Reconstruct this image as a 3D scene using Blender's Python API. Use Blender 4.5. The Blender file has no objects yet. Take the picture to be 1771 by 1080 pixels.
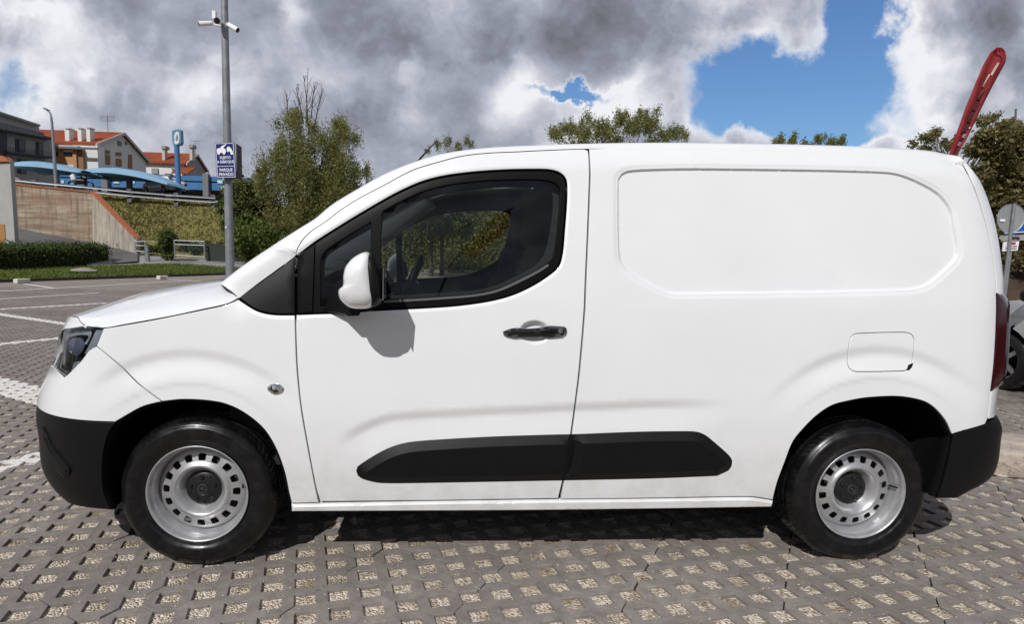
import bpy, bmesh, math, random
import numpy as np
from mathutils import Vector, Matrix
from mathutils.geometry import delaunay_2d_cdt
random.seed(7); rng = np.random.default_rng(7)
SC = bpy.context.scene
COL = SC.collection
rad = math.radians

# ------------------------------------------------------------ camera
F_PX, CX, CY = 1046.19, 814.16, 562.38
YAW, PITCH, ROLL = .0641165, .116216, .0249937
CAM = np.array([.92914, -2.33920, 1.29008])
cF = np.array([math.sin(YAW)*math.cos(PITCH), math.cos(YAW)*math.cos(PITCH), -math.sin(PITCH)])
cR = np.array([math.cos(YAW), -math.sin(YAW), 0.]); cU = np.cross(cR, cF)
cR, cU = cR*math.cos(ROLL)+cU*math.sin(ROLL), -cR*math.sin(ROLL)+cU*math.cos(ROLL)
cd = bpy.data.cameras.new('camera'); cam = bpy.data.objects.new('camera', cd); COL.objects.link(cam)
cam.matrix_world = Matrix([[cR[i], cU[i], -cF[i], CAM[i]] for i in range(3)]+[[0, 0, 0, 1]])
cd.sensor_width = 36; cd.lens = F_PX/1771*36
cd.shift_x = (885.5-CX)/1771; cd.shift_y = (CY-540)/1771
cd.clip_start = .05; cd.clip_end = 3000
SC.camera = cam
SC.render.resolution_x, SC.render.resolution_y = 1024, 625
SC.view_settings.view_transform = 'Standard'; SC.view_settings.look = 'None'
SC.view_settings.exposure = 0.0; SC.view_settings.gamma = 1
SC.cycles.max_bounces = 8; SC.cycles.transparent_max_bounces = 12

def ray(x, y): return cF+cR*(x-CX)/F_PX-cU*(y-CY)/F_PX
def at(x, y, Y):                       # photo point -> world point on the vertical plane at that Y
    d = ray(x, y); return CAM+d*(Y-CAM[1])/d[1]
def onz(x, y, Z=0.):
    d = ray(x, y); return CAM+d*(Z-CAM[2])/d[2]
def proj(P):
    d = np.asarray(P, float)-CAM; w = d@cF
    return np.stack([CX+F_PX*(d@cR)/w, CY-F_PX*(d@cU)/w], -1)

# ------------------------------------------------------------ sun
LD = Vector((.47, .95, -1.0)).normalized()       # direction the light travels
sl = bpy.data.lights.new('sun', 'SUN'); sl.energy = 3.4; sl.angle = rad(.53); sl.color = (1, .98, .95)
sun = bpy.data.objects.new('sun', sl); COL.objects.link(sun)
sun.rotation_euler = LD.to_track_quat('-Z', 'Y').to_euler()
sun.location = (-10, -20, 30)

# ------------------------------------------------------------ node helper
class NT:
    def __init__(s, t): s.t = t; s.n = t.nodes; s.l = t.links
    def new(s, ty, **k):
        n = s.n.new(ty)
        for a, b in k.items():
            if a == 'ins':
                for i, v in b.items():
                    if hasattr(v, 'is_output') or isinstance(v, bpy.types.NodeSocket): s.l.new(v, n.inputs[i])
                    else: n.inputs[i].default_value = v
            else: setattr(n, a, b)
        return n
    def math(s, op, a, b=0., c=0., clamp=False):
        return s.new('ShaderNodeMath', operation=op, use_clamp=clamp, ins={0: a, 1: b, 2: c}).outputs[0]
    def vm(s, op, a, b=(0, 0, 0), sc=None):
        n = s.new('ShaderNodeVectorMath', operation=op, ins={0: a, 1: b})
        if sc is not None: n.inputs[3].default_value = sc
        return n.outputs['Value'] if op in ('LENGTH', 'DOT_PRODUCT', 'DISTANCE') else n.outputs[0]
    def noise(s, vec, scale, detail=4, rough=.5, dist=0., out=0):
        return s.new('ShaderNodeTexNoise', ins={'Vector': vec, 'Scale': scale, 'Detail': detail, 'Roughness': rough, 'Distortion': dist}).outputs[out]
    def ramp(s, fac, stops, interp='LINEAR'):
        n = s.new('ShaderNodeValToRGB'); n.color_ramp.interpolation = interp
        e = n.color_ramp.elements
        while len(e) < len(stops): e.new(.5)
        for k, (p, c) in enumerate(stops):
            e[k].position = p; e[k].color = (*c, 1) if len(c) == 3 else c
        s.l.new(fac, n.inputs[0]); return n.outputs[0]
    def mix(s, f, a, b, mode='MIX'):
        n = s.new('ShaderNodeMix', data_type='RGBA', blend_type=mode)
        for i, v in ((0, f), (6, a), (7, b)):
            if isinstance(v, bpy.types.NodeSocket): s.l.new(v, n.inputs[i])
            else: n.inputs[i].default_value = (v if i == 0 else ((*v, 1) if len(v) == 3 else v))
        return n.outputs[2]
    def maprange(s, v, a, b, c=0., d=1., smooth=False):
        n = s.new('ShaderNodeMapRange', ins={0: v, 1: a, 2: b, 3: c, 4: d})
        if smooth: n.interpolation_type = 'SMOOTHSTEP'
        return n.outputs[0]

# ------------------------------------------------------------ world: Nishita sky with broken cumulus
wd = bpy.data.worlds.new('World'); SC.world = wd; wd.use_nodes = True
T = NT(wd.node_tree); T.n.clear()
sky = T.new('ShaderNodeTexSky', sky_type='NISHITA', sun_disc=False)
sky.sun_elevation = math.asin(-LD.z); sky.sun_rotation = math.atan2(-LD.x, -LD.y)
sky.air_density = 1.3; sky.dust_density = .4; sky.ozone_density = 2.0
dirv = T.new('ShaderNodeTexCoord').outputs['Generated']
sep = T.new('ShaderNodeSeparateXYZ', ins={0: dirv})
yy = T.math('MAXIMUM', T.math('ABSOLUTE', sep.outputs[1]), .52)
u = T.math('DIVIDE', sep.outputs[0], yy); v = T.math('DIVIDE', sep.outputs[2], yy)
uv = T.new('ShaderNodeCombineXYZ', ins={0: u, 1: v, 2: T.math('MULTIPLY', T.math('LESS_THAN', sep.outputs[1], 0.), 7.)}).outputs[0]
def duv(x, y):
    d = ray(x, y); return d[0]/d[1], d[2]/d[1]
wob = T.vm('SCALE', T.vm('SUBTRACT', T.noise(uv, 7., 7, .62, out=1), (.5, .5, .5)), sc=.20)
uvd = T.vm('ADD', uv, wob)
wob2 = T.vm('SCALE', T.vm('SUBTRACT', T.noise(uv, 4., 3, .5, out=1), (.5, .5, .5)), sc=.22)
uvs = T.vm('ADD', uv, wob2)
def blob(vec, x, y, rx, ry, rot=0.):
    cx_, cy_ = duv(x, y); k = 1/F_PX
    p = T.vm('SUBTRACT', vec, (cx_, cy_, 0))
    if rot:
        n = T.new('ShaderNodeVectorRotate', rotation_type='Z_AXIS', ins={'Vector': p, 'Angle': -rad(rot)}); p = n.outputs[0]
    p = T.vm('DIVIDE', p, (rx*k, ry*k, 7.))
    r2 = T.vm('DOT_PRODUCT', p, p)
    return T.math('EXPONENT', T.math('MULTIPLY', r2, -1.))
def total(vec, items):
    acc = None
    for (x, y, rx, ry, rot, a) in items:
        b = T.math('MULTIPLY', blob(vec, x, y, rx, ry, rot), a)
        acc = b if acc is None else T.math('ADD', acc, b)
    return acc
GAPS = [(1400, 160, 160, 78, 0, 1.25), (1488, 35, 58, 95, 0, 1.1), (1300, 180, 115, 55, 8, .8), (985, 148, 78, 15, 4, 1.0), (10, 150, 55, 75, 0, .55),
        (1450, 235, 160, 18, 0, .35), (45, 10, 70, 20, 0, .3)]
TONE = [(620, 55, 120, 70, -10, -.36), (1060, 50, 230, 90, 5, -.36), (560, 225, 230, 52, -8, -.20), (640, 165, 130, 35, 0, .12), (1720, 45, 75, 75, 0, -.5), (280, 70, 120, 40, -15, -.16),
        (790, 200, 60, 70, 0, -.24), (1190, 180, 50, 50, 0, -.14), (190, 190, 120, 25, -8, -.2), (830, 250, 80, 25, 0, -.12), (200, 0, 160, 22, 0, -.22),
        (480, 25, 30, 55, 10, .42), (350, 150, 70, 45, 0, .34), (70, 125, 110, 75, 0, .40), (120, 60, 70, 40, 0, .2), (900, 185, 75, 60, 10, .36), (1070, 200, 90, 42, 0, .30), (1600, 130, 110, 90, -20, .24),
        (1590, 230, 90, 30, 0, .3), (1280, 95, 90, 22, 25, .3), (1170, 210, 60, 28, 0, .15), (1400, 225, 90, 16, 0, .3), (720, 262, 60, 18, 0, .2), (1050, 90, 50, 25, 0, .14)]
gap = total(uvd, GAPS); tone = total(uvs, TONE)
fb = T.noise(uv, 4.2, 9, .50, .15); fb2 = T.noise(T.vm('ADD', uv, (3.1, 1.7, 0)), 13., 8, .55, .2)
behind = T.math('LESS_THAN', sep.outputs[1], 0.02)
gapn = T.math('ADD', gap, T.math('MULTIPLY', T.math('SUBTRACT', fb2, .5), .62))
mask = T.maprange(gapn, .24, .68, 1., 0., True)         # 1 = cloud
# lit edges: thin cloud next to a gap is bright
edge = T.math('MULTIPLY', T.maprange(gapn, .0, .40, 0., 1., True), .26)
# sunlit relief: the same billows sampled a little towards the sun
fbs = T.noise(T.vm('ADD', uv, (-.035, .045, 0)), 4.2, 9, .50, .15)
rel = T.math('MULTIPLY', T.math('SUBTRACT', fb, fbs), 1.1)
high = T.maprange(v, .55, 1.1); t = T.math('SUBTRACT', T.math('ADD', .57, tone), T.math('ADD', T.math('MULTIPLY', behind, .12), T.math('MULTIPLY', high, .16)))
t = T.math('ADD', t, T.math('MULTIPLY', T.math('SUBTRACT', fb, .5), .34))
gA = T.noise(uvd, 7.5, 6, .5, .1); gB = T.noise(T.vm('ADD', uvd, (-.020, .028, 0)), 7.5, 6, .5, .1)
t = T.math('ADD', t, T.math('MULTIPLY', T.math('SUBTRACT', gA, gB), .95))
t = T.math('ADD', t, rel); t = T.math('ADD', t, edge)
t = T.math('ADD', t, T.math('MULTIPLY', T.math('SUBTRACT', fb2, .5), .14))
cloud = T.ramp(t, [(0., (.14, .145, .165)), (.25, (.235, .25, .305)), (.5, (.38, .405, .485)), (.74, (.62, .64, .71)), (.97, (.87, .88, .91))])
skyc = T.mix(1., sky.outputs[0], (.050, .070, .098), 'MULTIPLY')
allc = T.mix(mask, skyc, cloud)
dark_band = T.math('MULTIPLY', behind, T.maprange(T.math('ADD', v, T.math('MULTIPLY', T.math('SUBTRACT', fb2, .5), .12)), .22, .26, 1., 0.)); allc = T.mix(dark_band, allc, (.045, .05, .03))  # unseen dark band low behind the camera, added to cut ambient light
gnd = T.maprange(sep.outputs[2], -.03, 0., 1., 0.)
allc = T.mix(gnd, allc, (.10, .10, .09))
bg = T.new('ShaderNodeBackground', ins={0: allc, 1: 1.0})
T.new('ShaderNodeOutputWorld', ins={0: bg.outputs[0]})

# ------------------------------------------------------------ object helpers
def obj(name, me, mat=None, parent=None, smooth=None):
    o = bpy.data.objects.new(name, me); COL.objects.link(o)
    if mat is not None:
        for m in (mat if isinstance(mat, (list, tuple)) else [mat]): me.materials.append(m)
    if parent is not None: o.parent = parent
    if smooth is not None:
        me.shade_smooth() if smooth else me.shade_flat()
    return o
def tag(o, label=None, cat=None, group=None, kind=None):
    if label: o['label'] = label
    if cat: o['category'] = cat
    if group: o['group'] = group
    if kind: o['kind'] = kind
    return o
def empty(name, loc=(0, 0, 0), rz=0.):
    o = bpy.data.objects.new(name, None); COL.objects.link(o); o.location = loc; o.rotation_euler = (0, 0, rz)
    o.empty_display_size = .1; return o
def mesh(name, V, Fc):
    me = bpy.data.meshes.new(name); me.from_pydata([tuple(map(float, p)) for p in V], [], [tuple(map(int, f)) for f in Fc]); me.update(); me.shade_flat(); return me

class MB:
    """collects boxes, bars and tubes and links them as ONE mesh"""
    def __init__(s): s.V = []; s.F = []; s.M = []
    def add(s, V, Fc, m=0):
        b = len(s.V); s.V += [tuple(p) for p in V]; s.F += [tuple(i+b for i in f) for f in Fc]; s.M += [m]*len(Fc); return s
    def box(s, c, d, m=0, rz=0., R=None, ch=0.):
        x, y, z = [k/2 for k in d]
        if ch > 0:
            bm = bmesh.new(); bmesh.ops.create_cube(bm, size=1.)
            for w in bm.verts: w.co = Vector((w.co.x*2*x, w.co.y*2*y, w.co.z*2*z))
            bmesh.ops.bevel(bm, geom=bm.edges[:], offset=min(ch, x*.9, y*.9, z*.9), segments=2, affect='EDGES', profile=.5)
            bm.verts.index_update(); V = [w.co.copy() for w in bm.verts]; Fc = [[w.index for w in f.verts] for f in bm.faces]; bm.free()
        else:
            V = [Vector((a*x, b*y, e*z)) for a in (-1, 1) for b in (-1, 1) for e in (-1, 1)]
            Fc = [(0, 1, 3, 2), (4, 6, 7, 5), (0, 4, 5, 1), (2, 3, 7, 6), (0, 2, 6, 4), (1, 5, 7, 3)]
        M = R if R is not None else Matrix.Rotation(rz, 3, 'Z')
        return s.add([M@w+Vector(c) for w in V], Fc, m)
    def tube(s, pts, r, n=10, m=0, cap=True):
        pts = [Vector(p) for p in pts]; rs = r if isinstance(r, (list, tuple)) else [r]*len(pts)
        V = []; Fc = []; up = None
        for i, p in enumerate(pts):
            t_ = (pts[min(i+1, len(pts)-1)]-pts[max(i-1, 0)]).normalized()
            if up is None: up = Vector((0, 0, 1)) if abs(t_.z) < .9 else Vector((1, 0, 0))
            a = t_.cross(up).normalized(); b = a.cross(t_).normalized(); up = b
            for k in range(n):
                q = 2*math.pi*k/n; V.append(p+(a*math.cos(q)+b*math.sin(q))*rs[i])
        for i in range(len(pts)-1):
            for k in range(n):
                Fc.append((i*n+k, i*n+(k+1) % n, (i+1)*n+(k+1) % n, (i+1)*n+k))
        if cap: Fc += [tuple(range(n))[::-1], tuple((len(pts)-1)*n+k for k in range(n))]
        return s.add(V, Fc, m)
    def prism(s, poly, d, m=0):
        """poly = 3D loop (planar), extruded by vector d"""
        n = len(poly); P = [Vector(p) for p in poly]; D = Vector(d)
        return s.add(P+[p+D for p in P], [tuple(range(n))[::-1], tuple(range(n, 2*n))]+[(k, (k+1) % n, n+(k+1) % n, n+k) for k in range(n)], m)
    def build(s, name, mat, parent=None, smooth=False, auto=None):
        me = mesh(name, s.V, s.F)
        me.polygons.foreach_set('material_index', s.M)
        bm = bmesh.new(); bm.from_mesh(me); bmesh.ops.recalc_face_normals(bm, faces=bm.faces); bm.to_mesh(me); bm.free()
        o = obj(name, me, mat, parent)
        if smooth or auto:
            me.shade_smooth()
            try: me.set_sharp_from_angle(angle=rad(auto or 40))
            except Exception: pass
        return o

def lathe(prof, n=48, closed=False):
    """prof: list of (r, y) -> mesh data round the Y axis"""
    V = []; Fc = []
    for (r, y) in prof:
        for k in range(n):
            a = 2*math.pi*k/n; V.append((r*math.cos(a), y, r*math.sin(a)))
    m = len(prof)
    for i in range(m-1+(1 if closed else 0)):
        j = (i+1) % m
        for k in range(n):
            Fc.append((i*n+k, i*n+(k+1) % n, j*n+(k+1) % n, j*n+k))
    return V, Fc

# ------------------------------------------------------------ materials
MATS = {}
def mat(name, col=(.5, .5, .5), rough=.5, metal=0., spec=.5, coat=0., bump=None, var=None, trans=0., ior=1.45, emit=None, fn=None, coatr=.03):
    if name in MATS: return MATS[name]
    m = bpy.data.materials.new(name); m.use_nodes = True; t_ = NT(m.node_tree); b = t_.n['Principled BSDF']
    b.inputs['Base Color'].default_value = (*col, 1); b.inputs['Roughness'].default_value = rough
    b.inputs['Metallic'].default_value = metal; b.inputs['Specular IOR Level'].default_value = spec
    b.inputs['Coat Weight'].default_value = coat; b.inputs['Coat Roughness'].default_value = coatr
    b.inputs['Transmission Weight'].default_value = trans; b.inputs['IOR'].default_value = ior
    tc = t_.new('ShaderNodeTexCoord').outputs['Object']
    if var:      # (scale, amount): slight colour variation
        n = t_.noise(tc, var[0], 5, .6)
        c = t_.mix(t_.maprange(n, .3, .7), tuple(k*(1-var[1]) for k in col), tuple(min(1, k*(1+var[1])) for k in col))
        t_.l.new(c, b.inputs['Base Color'])
    if bump:     # (scale, distance)
        n = t_.noise(tc, bump[0], 4, .6)
        bb = t_.new('ShaderNodeBump', ins={'Height': n, 'Distance': bump[1], 'Strength': 1.0}); t_.l.new(bb.outputs[0], b.inputs['Normal'])
    if emit: b.inputs['Emission Color'].default_value = (*emit[0], 1); b.inputs['Emission Strength'].default_value = emit[1]
    if fn: fn(t_, b, tc)
    MATS[name] = m; return m
def paint_fn(t_, b, tc):
    n = t_.noise(tc, 2.2, 4, .6)
    d = t_.noise(tc, 180., 3, .7)
    c = t_.mix(t_.maprange(n, .35, .7), (.80, .81, .82), (.765, .775, .785))
    c = t_.mix(t_.maprange(d, .62, .75, 0., .10), c, (.55, .52, .48))
    g = t_.new('ShaderNodeSeparateXYZ', ins={0: t_.new('ShaderNodeNewGeometry').outputs['Position']}).outputs[2]
    gr = t_.math('MULTIPLY', t_.maprange(g, .24, .62, .5, 0.), t_.maprange(t_.noise(tc, 7., 6, .7), .42, .7)); c = t_.mix(gr, c, (.46, .43, .39))
    t_.l.new(c, b.inputs['Base Color'])
    t_.l.new(t_.maprange(n, .3, .7, .34, .42), b.inputs['Roughness'])
M_WHITE = mat('white_paint', (.8, .8, .8), .38, coat=1., fn=paint_fn, coatr=.05)
M_BLACK = mat('black_plastic', (.0045, .0045, .005), .46, spec=.28, bump=(900., .0004), var=(6., .15))
M_BLACKS = mat('black_satin_plastic', (.006, .006, .0065), .36, spec=.3, bump=(500., .0003))
M_GLOSSB = mat('gloss_black', (.008, .008, .009), .12, coat=.5)
M_RUBBER = mat('rubber_seal', (.004, .004, .004), .4, spec=.13)
M_DARK = mat('dark_cavity', (.006, .006, .006), .9, spec=.1)
M_CHROME = mat('chrome', (.75, .75, .76), .08, metal=1.)
# ============================================================ THE VAN
# body surface: s runs round the van (nose centre -> flank -> tail centre), Z is height
W = .924; S0 = -.26; LA = 1.05; R0 = 3.16; LB = .85; NF = 2.25; NR = 2.7
xn_z = np.array([.2, 1.2]); xn_x = np.array([-.85, -.85]); xt_z = np.array([.2, 1.8]); xt_x = np.array([3.5, 3.5])
FEAT = {}
def seg_dist(P, L, signed=False):
    """distance from points P (n,2) to polyline L (m,2); also side (+ = left of travel) and param 0..1"""
    best = np.full(len(P), 1e9); side = np.zeros(len(P)); par = np.zeros(len(P))
    ln = np.r_[0, np.cumsum(np.hypot(*(L[1:]-L[:-1]).T))]
    for k in range(len(L)-1):
        a, b = L[k], L[k+1]; ab = b-a; q = ab@ab
        if q < 1e-12: continue
        tt = np.clip(((P-a)@ab)/q, 0, 1); d = P-(a+tt[:, None]*ab); r = np.hypot(d[:, 0], d[:, 1])
        m = r < best-1e-9
        cr = ab[0]*(P[:, 1]-a[1])-ab[1]*(P[:, 0]-a[0])
        best = np.where(m, r, best); side = np.where(m, np.sign(cr), side); par = np.where(m, (ln[k]+tt*(ln[k+1]-ln[k]))/ln[-1], par)
    return best, side, par
def pip(P, loop):
    x, y = P[:, 0], P[:, 1]; ins = np.zeros(len(P), bool); n = len(loop); j = n-1
    for i in range(n):
        xi, yi = loop[i]; xj, yj = loop[j]
        c = ((yi > y) != (yj > y)) & (x < (xj-xi)*(y-yi)/((yj-yi) if abs(yj-yi) > 1e-12 else 1e-12)+xi)
        ins ^= c; j = i
    return ins
def sm(x, a, b): t_ = np.clip((x-a)/(b-a), 0, 1); return t_*t_*(3-2*t_)
def base_y(Z):
    lo = .03*(np.clip(.55-Z, 0, 1)/.3)**2
    hi = .175*(np.clip(Z-.60, 0, 2)/1.10)**1.6
    return lo+hi
def inset(s, Z):
    """surface detail of the flank, metres inwards (+Y)"""
    P = np.stack([s, Z], -1); r = np.zeros(len(s))
    if 'E1' in FEAT:
        d, sd, par = seg_dist(P, FEAT['E1']); amp = .012+.022*sm(s, .5, 1.3)
        inside = (sd < 0) | (par < 1e-6) | (par > 1-1e-6)
        r += np.where(inside, amp*np.clip(1-d/.10, 0, 1)**2, amp)
    for k, (cx_, cz_, r0, a0) in enumerate(((0., .31, .60, .0), (2.785, .31, .655, 0.))):   # wheel arch swellings
        dx, dz = s-cx_, Z-cz_; rr = np.hypot(dx, dz); an = np.degrees(np.arctan2(dx, dz)); wgt = 1-sm(np.abs(an+a0), 18, 58)
        d = r0-rr
        r += wgt*(.0095*sm(d, 0, .050)-.0125*sm(d, .042, .14))*(dz > 0)
        r += wgt*.0022*sm(d, .135, .155)*(dz > 0)
    if 'scoop' in FEAT:
        d, sd, par = seg_dist(P, FEAT['scoop']); below = sd < 0
        wgt = sm(par, 0., .10)*(1-sm(par, .80, 1.0))
        below &= (par > .001) & (par < .999)
        r += np.where(below, wgt*(.0105*sm(d, -.004, .044)-.0105*sm(d, .036, .16)), 0)
    if 'recess' in FEAT:
        L = FEAT['recess']; ins = pip(P, L); d, _, _ = seg_dist(P, np.vstack([L, L[:1]]))
        q = np.where(ins, d, 0)/.030
        r += .0035*sm(q, 0, .6)+.0110*sm(q, .68, 1.0)
    for k in ('win', 'tri'):
        if k in FEAT:
            L = FEAT[k]; d, _, _ = seg_dist(P, np.vstack([L, L[:1]])); ins = pip(P, L)
            q = np.where(ins, 0, d); r += .006*(1-sm(q, 0., .022))
    if 'bowl' in FEAT:
        cx_, cz_ = FEAT['bowl']; q = np.hypot((s-cx_)/.068, (Z-cz_)/.050); r += .026*(1-sm(q, .45, 1.0))
    return r
def plan(s, Z):
    Yb = base_y(Z); Xn = np.interp(Z, xn_z, xn_x); Xt = np.interp(Z, xt_z, xt_x)
    X = s.copy(); Y = Yb.copy()
    m = s < S0; th = np.clip((S0-s)/LA, 0, 1)*math.pi/2; sn = np.sin(th); cs = np.cos(th)
    X = np.where(m, S0-(S0-Xn)*np.clip(sn, 0, 1)**(2/NF), X); Y = np.where(m, Yb+(W-Yb)*(1-np.clip(cs, 0, 1)**(2/NF)), Y)
    m = s > R0; th = np.clip((s-R0)/LB, 0, 1)*math.pi/2; sn = np.sin(th); cs = np.cos(th)
    X = np.where(m, R0+(Xt-R0)*np.clip(sn, 0, 1)**(2/NR), X); Y = np.where(m, Yb+(W-Yb)*(1-np.clip(cs, 0, 1)**(2/NR)), Y)
    return X, Y
def Pw(s, Z, feat=True):
    s = np.atleast_1d(np.asarray(s, float)); Z = np.atleast_1d(np.asarray(Z, float))
    X, Y = plan(s, Z)
    if feat:
        f = inset(s, Z)*(1-sm(-s, .25, .45))*(1-sm(s, 3.25, 3.5)); Y = Y+f
    return np.stack([X, Y, Z], -1)
def Nw(s, Z, feat=True):
    e = .0015
    a = Pw(s+e, Z, feat)-Pw(s-e, Z, feat); b = Pw(s, Z+e, feat)-Pw(s, Z-e, feat)
    n = np.cross(a, b); l = np.linalg.norm(n, axis=1, keepdims=True); n = n/np.maximum(l, 1e-12)
    return n
def inv(px, feat=True):
    """photo points -> (s, Z) on the near flank"""
    px = np.asarray(px, float)[:, :2]
    ss = np.concatenate([np.linspace(S0-LA*.96, S0, 90), np.linspace(S0, R0, 120), np.linspace(R0, R0+LB*.9, 60)])
    zz = np.linspace(.12, 1.80, 110); S, Z = np.meshgrid(ss, zz); S = S.ravel(); Z = Z.ravel()
    P = Pw(S, Z, False); N = Nw(S, Z, False); vis = ((CAM-P)*N).sum(1) > 0
    q = proj(P)
    out = []
    for p in px:
        d = np.hypot(*(q-p).T)+np.where(vis, 0, 1e6); i = d.argmin(); out.append((S[i], Z[i]))
    x = np.array(out)
    for _ in range(9):
        e = 1e-4; f0 = proj(Pw(x[:, 0], x[:, 1], feat)); js = (proj(Pw(x[:, 0]+e, x[:, 1], feat))-f0)/e; jz = (proj(Pw(x[:, 0], x[:, 1]+e, feat))-f0)/e
        r = px-f0; det = js[:, 0]*jz[:, 1]-js[:, 1]*jz[:, 0]; det = np.where(abs(det) < 2e3, np.sign(det)*2e3+(det == 0)*2e3, det)
        ds = (r[:, 0]*jz[:, 1]-r[:, 1]*jz[:, 0])/det; dz = (js[:, 0]*r[:, 1]-js[:, 1]*r[:, 0])/det
        x[:, 0] += np.clip(ds, -.05, .05); x[:, 1] += np.clip(dz, -.05, .05)
    return x
def fit_tip(sil, front):
    """nose/tail tip per height so that the outline seen matches"""
    out = []
    th = np.linspace(.02, .98, 60)
    for (x, y) in sil:
        lo, hi = (-1.05, -.30) if front else (3.2, 3.75)
        for _ in range(22):
            m = (lo+hi)/2; zb = 1.0; z = np.full(60, at(x, y, .25)[2])
            for it in range(6):
                Yb = base_y(z); n = NF if front else NR; sg = np.sin(th*math.pi/2)**(2/n); cg = np.cos(th*math.pi/2)**(2/n)
                X = (S0-(S0-m)*sg) if front else (R0+(m-R0)*sg); Y = Yb+(W-Yb)*(1-cg)
                q = proj(np.stack([X, Y, z], -1)); z = z+(q[:, 1]-y)*.0022
            k = q[:, 0].argmin() if front else q[:, 0].argmax()
            val = q[k, 0]-x
            if front: lo, hi = (lo, m) if val > 0 else (m, hi)
            else: lo, hi = (m, hi) if val < 0 else (lo, m)
        out.append((z[k], m))
    out.sort(); a = np.array(out); return a[:, 0], a[:, 1]
SILF = [(137, 873), (111, 860), (87, 839), (71, 815), (67.5, 794), (66, 757), (61, 733), (59, 722), (62, 704), (66, 683), (76.5, 657), (87, 636), (94, 620), (97.6, 599), (102, 574), (110, 560), (122, 548)]
SILR = [(1650, 856), (1690, 842), (1715, 825), (1724, 800), (1728, 760), (1733, 735), (1719, 726), (1727, 677), (1735, 634), (1739, 563), (1737.8, 504), (1734.7, 468), (1728, 420.6), (1719.4, 379), (1708, 343), (1697, 315), (1680.5, 290), (1664, 276)]
def smooth_fit(z, x, sg):
    zz = np.linspace(z[0]-.2, z[-1]+.25, 240); xx = np.interp(zz, z, x)
    # straight-line continuation outside, then a Gaussian blur
    w = np.exp(-.5*((zz[:, None]-zz[None, :])/sg)**2); w /= w.sum(1, keepdims=True); return zz, w@xx
xn_z, xn_x = smooth_fit(*fit_tip(SILF, True), .028)
xt_z, xt_x = smooth_fit(*fit_tip(SILR, False), .022)

def dense(pts, closed=False, step=5.):
    """Catmull-Rom through photo points; a third value marks a corner"""
    P = [np.array(p[:2], float) for p in pts]; C = [len(p) > 2 for p in pts]; n = len(P); out = []
    rg = n if closed else n-1
    for i in range(rg):
        p1, p2 = P[i], P[(i+1) % n]
        p0 = P[(i-1) % n] if (closed or i > 0) else 2*p1-p2; p3 = P[(i+2) % n] if (closed or i < n-2) else 2*p2-p1
        L = np.hypot(*(p2-p1))
        if C[i]: p0 = 2*p1-p2
        if C[(i+1) % n]: p3 = 2*p2-p1
        # limit handles so that short/long neighbours do not overshoot
        m1 = (p2-p0); m2 = (p3-p1); l1, l2 = np.hypot(*m1), np.hypot(*m2)
        m1 = m1/max(l1, 1e-9)*min(L, l1/2); m2 = m2/max(l2, 1e-9)*min(L, l2/2)
        k = max(1, int(L/step))
        for j in range(k):
            t_ = j/k; h = 2*t_**3-3*t_**2+1, t_**3-2*t_**2+t_, -2*t_**3+3*t_**2, t_**3-t_**2
            out.append(h[0]*p1+h[1]*m1+h[2]*p2+h[3]*m2)
    if not closed: out.append(P[-1])
    return np.array(out)

E1px = [(413, 516), (445, 491), (478, 467), (510, 443), (512.4, 433.7), (517, 423.5), (526, 410.6), (541, 397), (565, 381), (591, 361), (625, 340), (667, 318), (694, 303), (720, 291), (760, 279), (800, 269), (845, 264), (889, 262), (950, 259), (1016, 257), (1100, 257), (1200, 257), (1300, 259), (1400, 262), (1500, 267), (1580, 271.5), (1620, 275), (1663, 285)]
E2px = [(380, 491), (409, 468), (439, 446.5), (466, 428.5), (476, 422), (486, 415.3), (499, 407), (518, 395), (545, 378), (574, 354), (611, 331), (655, 306), (685, 292), (713, 281), (755, 268), (797, 260.5), (843, 255.6), (888, 252.8), (950, 250.5), (1016, 249), (1100, 247), (1200, 247), (1300, 248.5), (1400, 250.5), (1500, 253.6), (1580, 258.5), (1615, 262), (1648, 269)]
WINpx = [(545, 421, 1), (565, 408), (610, 380), (659, 351), (692, 333), (731, 316), (770, 306), (821, 299.5), (873, 296), (920, 295), (951, 296), (967, 301), (976, 311), (978, 327), (977, 358), (974, 397), (970.5, 435.5), (964, 459), (948, 474), (920, 492.5), (886, 508), (847, 518.5), (795.5, 526), (744, 530), (687, 533), (640, 535.5), (593, 539), (541, 541, 1)]
TRIpx = [(413, 515, 1), (511, 444.5, 1), (511, 543, 1), (480, 543.5), (460, 541), (444, 536), (430, 528)]
TRI2px = [(513.5, 443, 1), (545, 421, 1), (541, 541, 1), (513, 543, 1)]
DOORtop = [(513, 443, 1), (512.4, 433.7), (517, 423.5), (526, 410.6), (541, 397), (565, 381), (591, 361), (625, 340), (667, 318), (694, 303), (720, 291), (760, 279), (800, 269), (845, 264), (889, 262), (950, 259), (1010, 257), (1017.5, 260)]
DOORrear = [(1020, 295), (1019.4, 323), (1016.7, 395.5), (1012.5, 490), (1010.5, 540), (1002, 640), (996, 690), (987.4, 752.5), (982, 792), (975.6, 823.6), (966, 863.5, 1)]
DOORbot = [(760, 867, 1), (553, 869, 1)]
DOORfront = [(545, 840), (530, 760), (520, 700), (514, 640), (512, 600), (511, 560), (512, 544, 1)]
ARCHF = [(504, 872, 1), (499, 852), (491, 815), (475, 773), (454, 741), (422, 715), (390.5, 700), (359, 694), (317, 692), (280, 695.5, 1)]
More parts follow.
